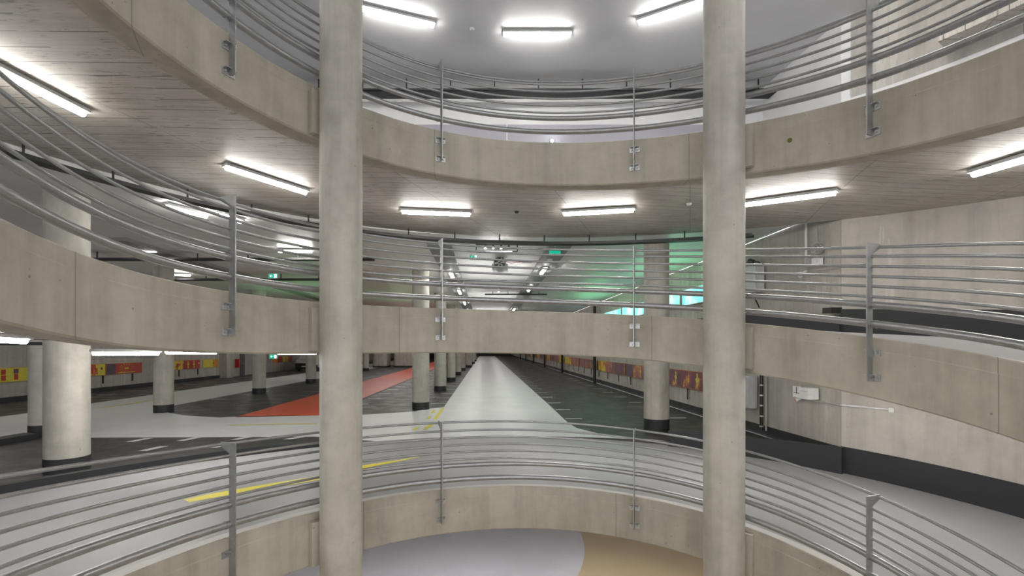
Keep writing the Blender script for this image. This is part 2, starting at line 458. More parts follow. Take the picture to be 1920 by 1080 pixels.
# upper storey
m = MB(); ZT = E + 1.70 * R; YB = 3.2 * R
m.face([(-3.2 * R, -1.6 * R, ZT), (-3.2 * R, YB, ZT), (2.6 * R, YB, ZT), (2.6 * R, -1.6 * R, ZT)], 0)
struct(m.build('ceiling_upper', ['ceilpaint']))
m = MB()
m.face([(-3.2 * R, YB, ZU - .3), (2.2 * R, YB, ZU - .3), (2.2 * R, YB, E + 1.463 * R), (-3.2 * R, YB, E + 1.463 * R)], 1)
m.face([(-3.2 * R, YB, E + 1.463 * R), (2.2 * R, YB, E + 1.463 * R), (2.2 * R, YB, ZT), (-3.2 * R, YB, ZT)], 0)
m.box((-.155, YB - .012, ZU), (-.13, YB + .01, ZT - .3), 0)
struct(m.build('wall_back_upper', ['white', 'lilac']))
m = MB(); m.face([(-3.2 * R, -1.6 * R, ZU), (-3.2 * R, YB, ZU), (-3.2 * R, YB, ZT), (-3.2 * R, -1.6 * R, ZT)], 0)
struct(m.build('wall_left_upper', ['white']))
# right wall: straight part then ring, lower and upper
p0 = hall(WU, VEND); pj = wallpt(1577, 700)
ZD = E - 1.296 * R
m = MB()
L = math.hypot(p0[0] - pj.x, p0[1] - pj.y)
m.grid([[(pj.x, pj.y, zz), p0[:2] + (zz,)] for zz in (ZD, ZC)], 0, uvs=[[(0, zz), (L, zz)] for zz in (ZD, ZC)])
pb = Vector(hall(WU, 3.2 * R))
tt = [math.atan2(pj.x - CX, pj.y - CY) + x for x in frange(0, 1.85 - TJ, 60)]
ringlow = [[pol(RO, t, zz) for t in tt] for zz in (ZD, ZC)]
m.grid(ringlow, 0, True, uvs=[[(RO * (t - TJ), zz) for t in tt] for zz in (ZD, ZC)])
struct(m.build('wall_right', ['wall']))
m = MB()
up = [(hall(WU, 3.2 * R)[0], YB), (pj.x, pj.y)]
m.grid([[(a, b, zz) for a, b in up] for zz in (ZC, ZT)], 0, uvs=[[(0, zz), (3, zz)] for zz in (ZC, ZT)])
t1 = .98
tw = frange(TJ, t1, 8)
m.grid([[pol(RO, t, zz) for t in tw] for zz in (ZC, ZT)], 0, True)
struct(m.build('wall_right_upper', ['white']))
m = MB(); tw = frange(TJ + .02, 1.85, 40)
m.grid([[pol(RO - (.03 if t < 1.2 else .03), t, zz) for t in tw] for zz in (E + 1.27 * R, ZT)], 0, True, uvs=[[(RO * (t - TJ) + 1.6, zz) for t in tw] for zz in (0, 2)])
m.grid([[pol(RO - .03, t, zz) for t in tw] for zz in (ZC, E + 1.27 * R)], 1, True)
struct(m.build('wall_ring_upper', ['wall', 'white']))
# lower ring wall under the hall floor
m = MB(); tt2 = frange(-2.5, TJ, 60)
m.grid([[pol(2.7 * R, t, zz) for t in tt2] for zz in (ZD, -.26)], 0, True, uvs=[[(RO * t, zz) for t in tt2] for zz in (ZD, 0)])
struct(m.build('wall_well_back', ['wall']))
# bottom floor of the well with its beige field
m = MB(); N = 120
m.face([pol(2.72 * R, 2 * pi * k / N, ZD)[:3] for k in range(N)][::-1], 0)
m.face([(-1.02 * R + 1.5 * R * math.cos(2 * pi * k / 96), 3.33 * R + 1.5 * R * math.sin(2 * pi * k / 96), ZD + .004) for k in range(96)], 1)
struct(m.build('floor_lower', ['cream', 'lower']))
# hall side and end walls
m = MB()
vj = 9.6 * R
m.grid([[hall(UL, v, zz) for v in (-1.2 * R, vj)] for zz in (0, ZC)], 0)
m.grid([[hall(UL, v, zz) if k == 0 else hall(UL + .6, v, zz) for k, v in ((0, vj), (1, vj), (1, vj + 1.0), (0, vj + 1.0), (0, VEND))] for zz in (0, ZC)], 0)
struct(m.build('wall_left', ['wall']))
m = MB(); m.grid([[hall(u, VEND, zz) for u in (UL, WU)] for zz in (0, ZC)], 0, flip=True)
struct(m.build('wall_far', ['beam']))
# black painted skirtings
def skirt(name, pts, h0, h1, mat='black'):
    m = MB(); m.grid([[(p[0], p[1], h0) for p in pts], [(p[0], p[1], h1) for p in pts]], 0)
    return struct(m.build(name, [mat]))
skirt('baseboard_right', [hall(WU - .02, VEND - 1), (hall(WU - .02, 0)[0] - 0, 0, 0) and tuple(Vector(wallpt(1577, 700, .02)))], 0, .30)
skirt('baseboard_left', [hall(UL + .02, -1.2 * R), hall(UL + .02, vj)], 0, .24)
def ring_skirt(name, l, h0, h1, mat, ta, tb, dr=.02):
    m = MB(); ts = frange(ta, tb, 40)
    m.grid([[pol(RO - dr, t, H(l, t) + h0) for t in ts], [pol(RO - dr, t, H(l, t) + h1) for t in ts]], 0, True)
    m.grid([[pol(RO - dr, t, H(l, t) + h1) for t in ts], [pol(RO, t, H(l, t) + h1) for t in ts]], 0)
    struct(m.build(name, [mat]))
ring_skirt('baseboard_ramp_lower', 2, -.05, .128 * R, 'black', TJ + .0, 3.1)
ring_skirt('baseboard_ramp_middle', 1, -.05, .115 * R, 'black', TJ, 3.1)
ring_skirt('baseboard_ramp_upper', 0, -.05, .115 * R, 'lilac', TJ, 3.1, .05)

# ---------------------------------------------------------------- the ramps
def ramp(l, label, t0=-pi, t1=pi):
    root = thing('ramp', label, 'ramp', (CX, CY, H(l, 0) - TK), 'turns of the helical ramp')
    ts = frange(t0, t1, 150)
    m = MB()   # fascia beam around the well, with a shallow cast step
    prof = [(R + .26, -.035), (R + .02, -.0), (R + .006, -.012), (R + .006, -.155), (R, -.17), (R, -TK + .02), (R + .02, -TK), (R + .30, -TK), (R + .34, -RS + .0)]
    for i in range(len(prof) - 1):
        a, b = prof[i], prof[i + 1]
        m.grid([[pol(a[0], t, H(l, t) + a[1]) for t in ts], [pol(b[0], t, H(l, t) + b[1]) for t in ts]], 1 if i == 0 else 0, i in (2, 4), uvs=[[(a[0] * t + 1.9 + l * .6, a[1]) for t in ts], [(b[0] * t + 1.9 + l * .6, b[1]) for t in ts]])
    m.build('fascia_beam', ['fascia', 'decktop'], root)
    m = MB()   # deck slab
    ra, rb = R + .24, RO - .005
    rr = frange(ra, rb, 3)
    m.grid([[pol(r, t, H(l, t) - .035) for t in ts] for r in rr], 0, True)
    m.grid([[pol(r, t, H(l, t) - RS) for t in ts] for r in [R + .33] + rr[1:]], 1, True, flip=True)
    m.grid([[pol(rb, t, H(l, t) - .035) for t in ts], [pol(rb, t, H(l, t) - RS) for t in ts]], 1, True)
    if l == 2:   # yellow guide stroke painted on the deck
        P = []
        for px, py, wd in ((350, 939, .11), (400, 929, .14), (480, 915, .15), (540, 905.5, .15), (600, 895.5, .14), (690, 873.5, .12), (745, 864, .07), (787, 856, .01)):
            k = (px - 960) / F; z = 0
            for _ in range(20):
                Z = (z - E) * F / (651.6 - py); x = k * Z; z = H(2, math.atan2(x - CX, Z - CY)) - .031
            P.append((Vector((x, Z, z)), wd))
        rows = []
        for i, (p, wd) in enumerate(P):
            d = P[min(i + 1, len(P) - 1)][0] - P[max(0, i - 1)][0]; d.z = 0; n = Vector((-d.y, d.x, 0)).normalized() * wd
            rows.append([p - n, p + n])
        m.grid(rows, 2)
    m.build('deck_slab', ['deck', 'soffit', 'yellow'], root)
    return root
ra_ = ramp(0, 'upper turn of the spiral concrete ramp, its fascia under the white storey')
rb_ = ramp(1, 'middle turn of the spiral concrete ramp, crossing in front of the parking hall')
rc_ = ramp(2, 'lowest turn of the spiral concrete ramp, light grey deck with a yellow stroke')
def kerb(root, name, l, ta, tb, top, bot, thick=.13, n=50):
    m = MB(); ts = frange(ta, tb, n); r0, r1 = RO - thick, RO + .02
    A = [[pol(r, t, zf(t)) for t in ts] for r, zf in ((r0, bot), (r0, top), (r1, top), (r1, bot))]
    for i in range(3): m.grid([A[i], A[i + 1]], 0)
    m.face([a[0] for a in A]); m.face([a[-1] for a in A][::-1])
    m.build(name, ['black'], root)
kerb(rc_, 'kerb', 2, -2.3, -.52, lambda t: H(2, t) + min(.13, .13 * (-.50 - t) / .25 + .01), lambda t: -.2)
kerb(rc_, 'kerb', 2, .40, TJ + .005, lambda t: E - .513 * R, lambda t: H(2, t) - .05, .16)
kerb(rb_, 'kerb', 1, -2.3, TJ, lambda t: H(1, t) + .03 if t < .3 else H(1, t) + .03 + min((t - .3) / .3, 1) * .075 * R, lambda t: H(1, t) - RS - .01)

# small green drill plug in the upper fascia
def fascia_pt(px, py, off=0):
    k = (px - 960) / F; r = R - off; a = 1 + k * k; b = -2 * (k * CX + CY); c_ = CX * CX + CY * CY - r * r
    Z = (-b + math.sqrt(b * b - 4 * a * c_)) / (2 * a); return Vector((k * Z, Z, E + (651.6 - py) / F * Z))
p = fascia_pt(1481, 263); t = math.atan2(p.x - CX, p.y - CY); d = Vector((math.sin(t), math.cos(t), 0)); m = MB()
m.tube([p + d * .03, p - d * .012], .032, 16); m.build('plug', ['brown'], ra_)

# ---------------------------------------------------------------- guard railings
POSTS = [-1.952, -1.191, -.4175, .3757, 1.168, 1.94]
RAILS = [(.262, .0085, .11), (.233, .0082, -.035), (.204, .0082, -.035), (.175, .0082, -.035), (.147, .0082, -.035), (.117, .0082, -.035), (.094, .0195 / 2 * 1.0, -.035), (.039, .0205 / 2 * 1.05, -.035)]
def railing(l, label):
    root = thing('guard_railing', label, 'railing', pol(R, 0, H(l, 0)), 'galvanised railings on the ramp fascias')
    t0, t1 = (-2.15, 2.1)
    for off, rad, dr in RAILS:
        ts = frange(t0, t1, 110); m = MB()
        thick = rad * R if rad < .009 else rad * R
        m.tube([pol(R + dr, t, H(l, t) + off * R) for t in ts], thick * (.52 if rad < .009 else 1.0), 10)
        if rad > .009:    # sleeve joints
            for ps in POSTS:
                for s_ in (-.012, .012):
                    a = ps + s_
                    m.tube([pol(R + dr, a + q, H(l, a + q) + off * R) for q in (-.004, .004)], thick * 1.10, 12)
        m.build('rail', ['galv'], root)
    for ps in POSTS:
        z0 = H(l, ps) - .126 * R; z1 = H(l, ps) + .270 * R
        d = Vector((math.sin(ps), math.cos(ps), 0)); s = Vector((math.cos(ps), -math.sin(ps), 0)); c0 = Vector((CX, CY, 0))
        m = MB()
        a, b = R - .135, R - .03
        def P(r, w_, z): q = c0 + d * r + s * w_; return (q.x, q.y, z)
        hw = .008
        outl = [(a, z0), (b, z0), (b, z1 - .13), (R + .11, z1 - .055), (R + .135, z1 - .02), (R + .11, z1 - .0), (a, z1)]
        m.face([P(r, -hw, z) for r, z in outl]); m.face([P(r, hw, z) for r, z in outl][::-1])
        for i in range(len(outl)):
            (r1, y1), (r2, y2) = outl[i], outl[(i + 1) % len(outl)]
            m.face([P(r1, -hw, y1), P(r1, hw, y1), P(r2, hw, y2), P(r2, -hw, y2)])
        po = m.build('post', ['galv'], root)
        for zz in (H(l, ps) - .045 * R, H(l, ps) - .117 * R):
            m = MB(); Mx = Matrix(((s.x, d.x, 0, c0.x), (s.y, d.y, 0, c0.y), (0, 0, 1, zz), (0, 0, 0, 1)))
            m.box((-.085, R - .014, -.04), (.085, R + .004, .04), 0, Mx)
            m.box((-.07, R - .075, .034), (.07, R - .014, .042), 0, Mx)
            for sx in (-1, 1):
                q0 = Mx @ Vector((sx * .05, R - .014, 0)); q1 = Mx @ Vector((sx * .05, R - .04, 0))
                m.tube([q0, q1], .014, 6)
            m.build('bracket', ['bright'], po)
    return root
railing(0, 'galvanised tube railing on the upper ramp turn, below the white ceiling')
railing(1, 'galvanised tube railing on the middle ramp turn, across the hall ceiling')
railing(2, 'galvanised tube railing on the lowest ramp turn, in front of the light floor')

# ---------------------------------------------------------------- the two tall pillars in the well
for tp, lab in ((-.842, 'tall round concrete pillar at the left of the ramp well'), (.729, 'tall round concrete pillar at the right of the ramp well')):
    rc = .930 * R; pr = .0680 * R; c0 = pol(rc, tp, ZD)
    root = thing('concrete_pillar', lab, 'pillar', c0, 'tall pillars standing in the well')
    m = MB(); m.cyl(c0[:2], pr, ZD, ZT, 64)
    for zz in (ZD + 2.6, ZD + 5.6, E - .5, E + 1.15, E + 3.4):
        m.cyl(c0[:2], pr + .0015, zz, zz + .006, 64, caps=False)
    m.build('shaft', ['pillar'], root)
    for l in range(3):    # cast lug tying the pillar to the fascia
        m = MB(); d = Vector((math.sin(tp), math.cos(tp), 0)); s = Vector((math.cos(tp), -math.sin(tp), 0))
        hh = H(l, tp); Mx = Matrix(((s.x, d.x, 0, CX), (s.y, d.y, 0, CY), (0, 0, 1, 0), (0, 0, 0, 1)))
        m.box((-.345, R - .12, hh - TK + .04), (.345, R + .02, hh - .10), 0, Mx)
        m.build('lug', ['fascia'], root)

# ---------------------------------------------------------------- hall columns
def column(px, Z, rad, lab, band=.30):
    x = (px - 960) / F * Z * R; y = Z * R; rad *= 1 / math.sqrt(1 + ((px - 960) / F) ** 2)
    root = thing('parking_column', lab, 'column', (x, y, 0), 'round columns of the parking hall')
    m = MB(); m.cyl((x, y), rad, 0, ZC, 48); m.build('shaft', ['pillar'], root)
    m = MB(); m.cyl((x, y), rad + .006, 0, band, 48); m.build('base_band', ['black'], root)
column(126, 2.31, .495, 'thickest round column with a black foot at the far left')
column(78, 3.26, .40, 'round column half hidden behind the thickest column at the left')
column(307, 4.41, .41, 'round column with a black foot between the left wall pictures')
column(486, 6.2, .375, 'round column with a black foot beside the red hose cabinet')
column(583, 8.0, .372, 'round column with a black foot in front of the parked van')
column(789, 4.62, .348, 'nearest column of the row left of the white lane')
column(825.5, 6.55, .345, 'second nearest column of the row left of the white lane')
column(846, 8.4, .32, 'third column of the row left of the white lane')
column(859.5, 10.3, .26, 'fourth column of the row left of the white lane')
column(868, 12.3, .26, 'fifth column of the row left of the white lane')
column(879, 14.3, .40, 'sixth and pale wide column of the row left of the white lane')
column(887.5, 17.5, .22, 'far seventh column of the row left of the white lane')
column(891, 20.5, .22, 'far eighth column of the row left of the white lane')
column(1231, 3.45, .39, 'round column with a black foot at the right of the white lane', .36)
column(686, 12.2, .33, 'far slim column at the left edge of the red lane')
# pale stair cores behind the red lane
for x0, x1, Z, lab in ((697, 724, 14.2, 'pale concrete stair core left of the dark gap behind the red lane'), (737, 778, 14.4, 'pale concrete stair core right of the dark gap behind the red lane')):
    a = (x0 - 960) / F * Z * R; b = (x1 - 960) / F * Z * R; m = MB(); n = 10; dp = 2.2
    pts = [(a, Z * R + dp)] + [(a + .5 - .5 * math.cos(k / n * pi / 2), Z * R + .5 - .5 * math.sin(k / n * pi / 2)) for k in range(n + 1)] + \
          [(b - .5 + .5 * math.sin(k / n * pi / 2), Z * R + .5 - .5 * math.cos(k / n * pi / 2)) for k in range(n + 1)] + [(b, Z * R + dp)]
    root = thing('stair_core', lab, 'stair core', ((a + b) / 2, Z * R + 1, 0))
    m.grid([[(p[0], p[1], zz) for p in pts] for zz in (0, ZC - .005)], 0, uvs=[[(0, 1)] * len(pts)] * 2); m.build('core_wall', ['pillar'], root)
    m = MB(); m.grid([[(p[0], p[1] - .01, zz) for p in pts] for zz in (0, .2)], 0); m.build('base_band', ['black'], root)
# black steel posts along the right wall
for i in range(6):
    v = (7.80 + 3.33 * i) * R; c0 = hall(WU - .25, v); m = MB(); m.cyl(c0[:2], .11, 0, ZC, 16)
    tag(m.build('wall_post', ['black']), '%s slim black post along the picture wall, counted from the ramp' % ORD[i], 'post', 'black posts along the right wall')
# bay ticks (black wall strips under the pictures)
for i in range(22):
    v = (4.30 + .573 * i) * R; m = MB(); q = Matrix.Translation(Vector(hall(WU, v))) @ Matrix.Rotation(al, 4, 'Z')
    m.box((-.03, -.03, .50), (.0, .03, .94), 0, q)
    tag(m.build('wall_strip', ['black']), '%s black rubber strip under the right wall pictures, counted from the ramp' % (ORD[i] if i < 20 else ('twenty-first', 'twenty-second')[i - 20]), 'wall strip', 'black strips on the right wall')
for i, px in enumerate((19, 36 + 0, 224, 275, 356, 389)):
    if i == 1: continue
    v = (UL * 1.0) / ((px - 910) / F) ; m = MB(); q = Matrix.Translation(Vector(hall(UL, v))) @ Matrix.Rotation(al, 4, 'Z')
    m.box((0, -.06, .45), (.03, .06, .90), 0, q)
    tag(m.build('wall_strip', ['black']), ['black strip under the picture at the far left edge', '', 'black strip under the yellow cut-out picture on the left wall', 'black strip under the dark red tunnel picture on the left wall', 'black strip under the yellow creature picture on the left wall', 'black strip under the red figures picture on the left wall'][i], 'wall strip', 'black strips on the left wall')

# ---------------------------------------------------------------- pictures on the walls
def picture(side, v0, v1, z0, z1, mats, lab, deco=None):
    u = (WU - .04) if side == 'r' else (UL + .04); sgn = -1 if side == 'r' else 1
    vm = (v0 + v1) / 2; root = thing('wall_picture', lab, 'picture', hall(u, vm, z0), 'printed pictures on the hall walls')
    q = Matrix.Translation(Vector(hall(u, vm, 0))) @ Matrix.Rotation(al, 4, 'Z'); hw = (v1 - v0) / 2
    m = MB(); m.box((-.03 if sgn > 0 else 0, -hw, z0), (0 if sgn > 0 else .03, hw, z1), 0, q)
    m.build('frame', ['ao'], root)
    m = MB(); n = len(mats); e = .004 * sgn
    names = sorted(set(mats))
    for i, mm in enumerate(mats):
        a = -hw + .02 + (2 * hw - .04) * i / n; b = -hw + .02 + (2 * hw - .04) * (i + 1) / n
        P = [q @ Vector((e, yy, zz)) for yy, zz in ((a, z0 + .015), (b, z0 + .015), (b, z1 - .015), (a, z1 - .015))]
        m.face(P, names.index(mm))
    o = m.build('print', names, root)
    if deco:
        for kind, y, zz, s_, mm in deco:
            m2 = MB(); cy = -hw + (2 * hw) * y; cz = z0 + (z1 - z0) * zz; e2 = .007 * sgn
            if kind == 'sun':
                P = []
                for k in range(32):
                    r_ = s_ * (1 if k % 4 < 2 else .78); P.append(q @ Vector((e2, cy + r_ * math.cos(k * pi / 16), cz + r_ * math.sin(k * pi / 16))))
                m2.face(P)
                m2.face([q @ Vector((e2 * 1.3, cy + s_ * .4 * math.cos(k * pi / 8), cz + s_ * .4 * math.sin(k * pi / 8))) for k in range(16)])
            elif kind == 'bar':
                w_, h_ = s_; m2.face([q @ Vector((e2, cy + a * w_, cz + b * h_)) for a, b in ((-1, -1), (1, -1), (1, 1), (-1, 1))])
            elif kind == 'rays':
                for k in range(7):
                    a = pi * (k + .5) / 7; d = (math.cos(a), math.sin(a))
                    for sg in (1, -1):
                        c1 = (cy + d[0] * .1, cz + sg * d[1] * .04); L_ = s_
                        c2 = (cy + d[0] * L_ * 1.9, max(z0 + .03, min(z1 - .03, cz + sg * d[1] * L_)))
                        m2.face([q @ Vector((e2, *p)) for p in ((c1[0], c1[1]), (c2[0] - .03, c2[1]), (c2[0] + .03, c2[1] + .0 + .02 * sg))])
            elif kind == 'figure':
                h_ = s_; pr = [(-.18, -1), (-.06, -.3), (-.25, .05), (-.1, .35), (-.12, .75), (0, 1), (.13, .8), (.09, .4), (.3, .15), (.1, -.25), (.24, -1), (.10, -.95), (.0, -.4), (-.06, -1)]
                m2.face([q @ Vector((e2, cy + a * h_, cz + b * h_ * .55)) for a, b in pr])
            m2.build('motif', [mm], root)
def vleft(px): return UL / ((px - 910) / F)
ZP0, ZP1 = .925, 1.575
picture('l', vleft(-90), vleft(31), ZP0, ZP1, ['ao', 'art_d'], 'orange and yellow picture with a red rosette at the far left edge',
        [('sun', .80, .62, .2, 'ar'), ('bar', .6, .25, (.5, .05), 'ay'), ('bar', .6, .12, (.4, .04), 'ay')])
picture('l', vleft(32), vleft(150), ZP0, ZP1, ['ay'], 'yellow picture with dark red window shapes left of the thickest column',
        [('bar', .04, .5, (.05, .28), 'ar'), ('bar', .16, .72, (.11, .12), 'ar'), ('bar', .16, .3, (.11, .12), 'ar'), ('bar', .33, .75, (.12, .1), 'ap'), ('bar', .33, .35, (.1, .14), 'ar'), ('bar', .6, .5, (.2, .2), 'ao')])
picture('l', vleft(160), vleft(227), ZP0, ZP1, ['ao', 'ay', 'art_c', 'art_c', 'ay'], 'yellow picture with red cut-out strokes between the two left columns',
        [('bar', .14, .5, (.08, .26), 'ar'), ('sun', .3, .3, .09, 'ar'), ('bar', .30, .65, (.03, .1), 'ar'), ('bar', .50, .6, (.03, .22), 'ar'), ('bar', .57, .65, (.04, .2), 'ar'), ('bar', .65, .55, (.05, .24), 'ar'), ('bar', .73, .6, (.03, .22), 'ar'), ('sun', .9, .6, .09, 'ap')])
picture('l', vleft(228), vleft(291), ZP0, ZP1, ['ap', 'ar', 'ar', 'ar'], 'dark picture of glowing red rays left of the second column',
        [('rays', .55, .5, .33, 'ao'), ('bar', .55, .5, (.16, .05), 'ay'), ('bar', .55, .13, (.7, .02), 'ay')])
picture('l', vleft(327), vleft(362), ZP0, ZP1, ['art_c'], 'yellow green picture of a curling red creature on the left wall', [('sun', .72, .45, .18, 'ar'), ('bar', .9, .8, (.3, .08), 'ay')])
picture('l', vleft(362.5), vleft(392), ZP0, ZP1, ['ar'], 'red picture with two yellow dancing figures on the left wall', [('figure', .28, .5, .5, 'ay'), ('figure', .62, .5, .5, 'ay'), ('bar', .93, .6, (.1, .05), 'ay')])
picture('l', vleft(397.5), vleft(424), ZP0, ZP1, ['ay', 'ay', 'ay', 'ao'], 'yellow picture with one red figure near the dark doors', [('figure', .68, .5, .5, 'ar')])
picture('l', vleft(521), vleft(538), ZP0, ZP1, ['ao', 'ar'], 'dull pinkish picture beside the parked van')
picture('l', vleft(539), vleft(556), ZP0, ZP1, ['ay', 'ar'], 'yellow picture with red figures beside the parked van', [('figure', .3, .5, .5, 'ar'), ('figure', .6, .5, .5, 'ao')])
RZ0, RZ1 = .93, 1.62
picture('r', 3.98 * R, 5.28 * R, RZ0, RZ1, ['art_a'], 'plum picture with yellow figures right of the hall column', [('figure', .62, .5, .55, 'ay'), ('figure', .44, .5, .5, 'ay'), ('figure', .25, .42, .4, 'ao'), ('figure', .08, .5, .55, 'ay')])
names_r = ['plum and orange picture with pale figures just left of the hall column', 'red picture with a yellow corner right of the nearest black post', 'orange flecked picture between the two nearest black posts', 'red picture left of the second black post on the right wall']
vs_ = [(5.36, 6.2, ['art_b', 'art_b', 'ap']), (6.26, 7.75, ['art_a', 'art_b', 'art_d']), (7.85, 9.3, ['art_a', 'art_b']), (9.4, 11.05, ['art_b', 'art_d'])]
for i, (a, b, mm) in enumerate(vs_):
    picture('r', a * R, b * R, RZ0, RZ1, mm, names_r[i], [('figure', .3, .5, .5, 'ay'), ('figure', .6, .45, .4, 'ao')] if i in (0, 2) else [('bar', .93, .3, (.25, .15), 'ay')])
for i in range(6):
    a = 11.2 + 3.33 * i / 2 + (0.02 * i)
    picture('r', a * R, (a + 1.5) * R, RZ0, RZ1, [['art_d', 'art_b'], ['art_a', 'art_d'], ['art_b', 'art_a']][i % 3], '%s distant red and yellow picture past the second black post' % ORD[i])

# ---------------------------------------------------------------- luminaires
def make_tube_light():
    root = thing('tube_luminaire', '', 'ceiling light', (0, 0, 0))
    m = MB(); m.box((-.79, -.085, -.05), (.79, .085, 0)); m.build('housing', ['house'], root, False)
    m = MB(); L_ = .76; n = 12
    pr = [(.055 * math.cos(a), -.05 - .062 * math.sin(a)) for a in frange(0, pi, n)]
    m.grid([[(-L_, y, z) for y, z in pr], [(L_, y, z) for y, z in pr]], 0, True)
    m.face([(-L_, y, z) for y, z in pr]); m.face([(L_, y, z) for y, z in pr][::-1])
    m.face([(-L_, -.055, -.05), (L_, -.055, -.05), (L_, .055, -.05), (-L_, .055, -.05)])
    m.build('diffuser', ['tube'], root, False)
    return root
PROTO = make_tube_light(); used = [False]
def lum(a, b, label, group, stem=0, fit=False):
    """tube luminaire whose diffuser spans roughly from a to b"""
    a, b = Vector(a), Vector(b)
    if not used[0]: o = PROTO; used[0] = True
    else: o = copy_tree(PROTO)
    d = (b - a).normalized(); mid = (a + b) / 2
    y = Vector((0, 0, 1)).cross(d).normalized(); zz = d.cross(y)
    o.rotation_euler = Matrix((d, y, zz)).transposed().to_euler(); o.location = mid + Vector((0, 0, .09 if not stem else .0))
    o['label'] = label; o['group'] = group
    if fit: o.scale = ((b - a).length / 1.56, 1, 1)
    if stem:
        for s_ in (-.5, .5):
            m = MB(); m.tube([(s_, 0, 0), (s_, 0, stem)], .008, 6); m.build('stem', ['galv'], o, False)
    return o
G1 = 'tube luminaires under the upper turn'; G2 = 'tube luminaires on the top ceiling'; G3 = 'tube luminaires under the middle turn'; G4 = 'tube luminaires in the hall'
for (a, b, lab) in (((422, 316), (575, 364), 'glowing tube light just left of the left pillar on the board-marked soffit'),
                    ((755, 399), (880, 404), 'glowing tube light on the soffit above the left part of the hall opening'),
                    ((1060, 403), (1185, 396), 'glowing tube light on the soffit left of the right pillar, above the lane'),
                    ((1405, 385), (1560, 365), 'glowing tube light on the soffit right of the right pillar'),
                    ((1866, 318), (1990, 282), 'glowing tube light cut by the right picture edge'),
                    ((-40, 118), (108, 192), 'glowing tube light on the soffit at the upper left picture edge')):
    lum(soffitpt(*a, 0, .10), soffitpt(*b, 0, .10), lab, G1)
def ringlum(l, t, drop, lab, grp, r=1.6, stem=0):
    dt = .12
    zf = (lambda q: ZT) if l == 'top' else (lambda q: H(l, q) - RS)
    lum(pol(r * R, t - dt, zf(t - dt) - drop), pol(r * R, t + dt, zf(t + dt) - drop), lab, grp, stem)
for i, t in enumerate((1.75, 2.35, 2.95, -2.75, -2.2)):  # repeats of the ring out of view, added for light balance
    ringlum(0, t, .10, 'added unseen tube light under the upper turn on the near side, %s past the right edge' % ORD[i], G1)
for (a, b, lab) in (((680, 19), (813, 50), 'glowing tube light on the white ceiling beside the left pillar'), ((945, 67), (1070, 67), 'glowing tube light in the middle of the white ceiling'), ((1207, 42), (1325, 3), 'glowing tube light on the white ceiling touching the right pillar')):
    lum(soffitpt(*a, 'top', .10), soffitpt(*b, 'top', .10), lab, G2)
for i, t in enumerate((.95, 1.45, 2.0, 2.6, -1.0, -1.6, -2.2, -2.8)):  # unseen repeats on the top ceiling, added to even out the lighting
    ringlum('top', t, .10, 'added tube light high on the top ceiling, %s outside the picture' % ORD[i], G2)
ringlum(1, -1.42, .10, 'glowing tube light beneath the middle turn at the far left edge', G3)
def ray(px, py, Z): return Vector(((px - 960) / F * Z * R, Z * R, E + (651.6 - py) / F * Z * R))
for x0, x1, y, Za, Zb, lab in ((173, 298, 664, 1.98, 2.2, 'glowing tube light beneath the middle turn between the two left columns'), (312, 405, 662, 2.15, 2.43, 'glowing tube light beneath the middle turn right of the second left column'), (522, 592, 663, 2.4, 2.7, 'tube light beneath the middle turn seen left of the left pillar')):
    lum(ray(x0, y, Za) + Vector((0, 0, .09)), ray(x1, y, Zb) + Vector((0, 0, .09)), lab, G3, .14, True)
for i, t in enumerate((.1, .55, 1.0, 1.5, 2.1, 2.7, -2.0, -2.7)):
    ringlum(1, t, .10, 'tube light beneath the middle turn, %s clockwise from the lane' % ORD[i], G3)
for i, t in enumerate((-1.9, -1.3, -.75, -.25, .25, .75, 1.3, 1.9)):
    ringlum(2, t, .10, 'tube light beneath the lowest turn, %s of the ring counted from the left' % ORD[i], 'tube luminaires under the lowest turn')
# lamps in the hall: two rows along the lane, cross-mounted rows at the left
def hl_along(u, v, lab):
    lum(hall(u * R, v * R - .75, ZC - .20), hall(u * R, v * R + .75, ZC - .20), lab, G4)
for i in range(14):
    v = 4.35 + 1.30 * i + .065 * i * i
    hl_along(.52, v, '%s tube light of the right ceiling row over the lane, counted from the ramp' % ORD[i])
    hl_along(-.32, v + .35, '%s tube light of the left ceiling row over the lane, counted from the ramp' % ORD[i])
def hl_cross(x0, y0, x1, y1, lab):
    lum(ground(x0, y0, ZC - .10), ground(x1, y1, ZC - .10), lab, G4, 0, True)
hl_cross(310, 388, 388, 408, 'slanted tube light behind the top rails left of the left post')
hl_cross(415, 404, 452, 418, 'tube light peeking past the left railing post')
hl_cross(246, 471, 292, 472, 'tube light behind the left part of the middle railing')
hl_cross(522, 472, 585, 473, 'tube light on the hall ceiling just left of the left pillar')
hl_cross(328, 516, 357, 517, 'small tube light low behind the thick middle rail at left')
for i, v in enumerate((10.2, 12, 14, 16.5, 20)):
    for u, nm in ((-2.6, 'left'), (-1.75, 'red lane')):
        P0, P1 = Vector(hall((u - .18) * R, v * R, ZC - .10)), Vector(hall((u + .18) * R, v * R, ZC - .10))
        lum(P0, P1, '%s far tube light across the %s bays' % (ORD[i], nm), G4)
for i, v in enumerate((2.2, 4.4, 6.8, 9.5)):
    lum(hall(-4.3 * R, v * R - .7, ZC - .10), hall(-4.3 * R, v * R + .7, ZC - .10), '%s tube light along the left wall pictures' % ORD[i], G4)
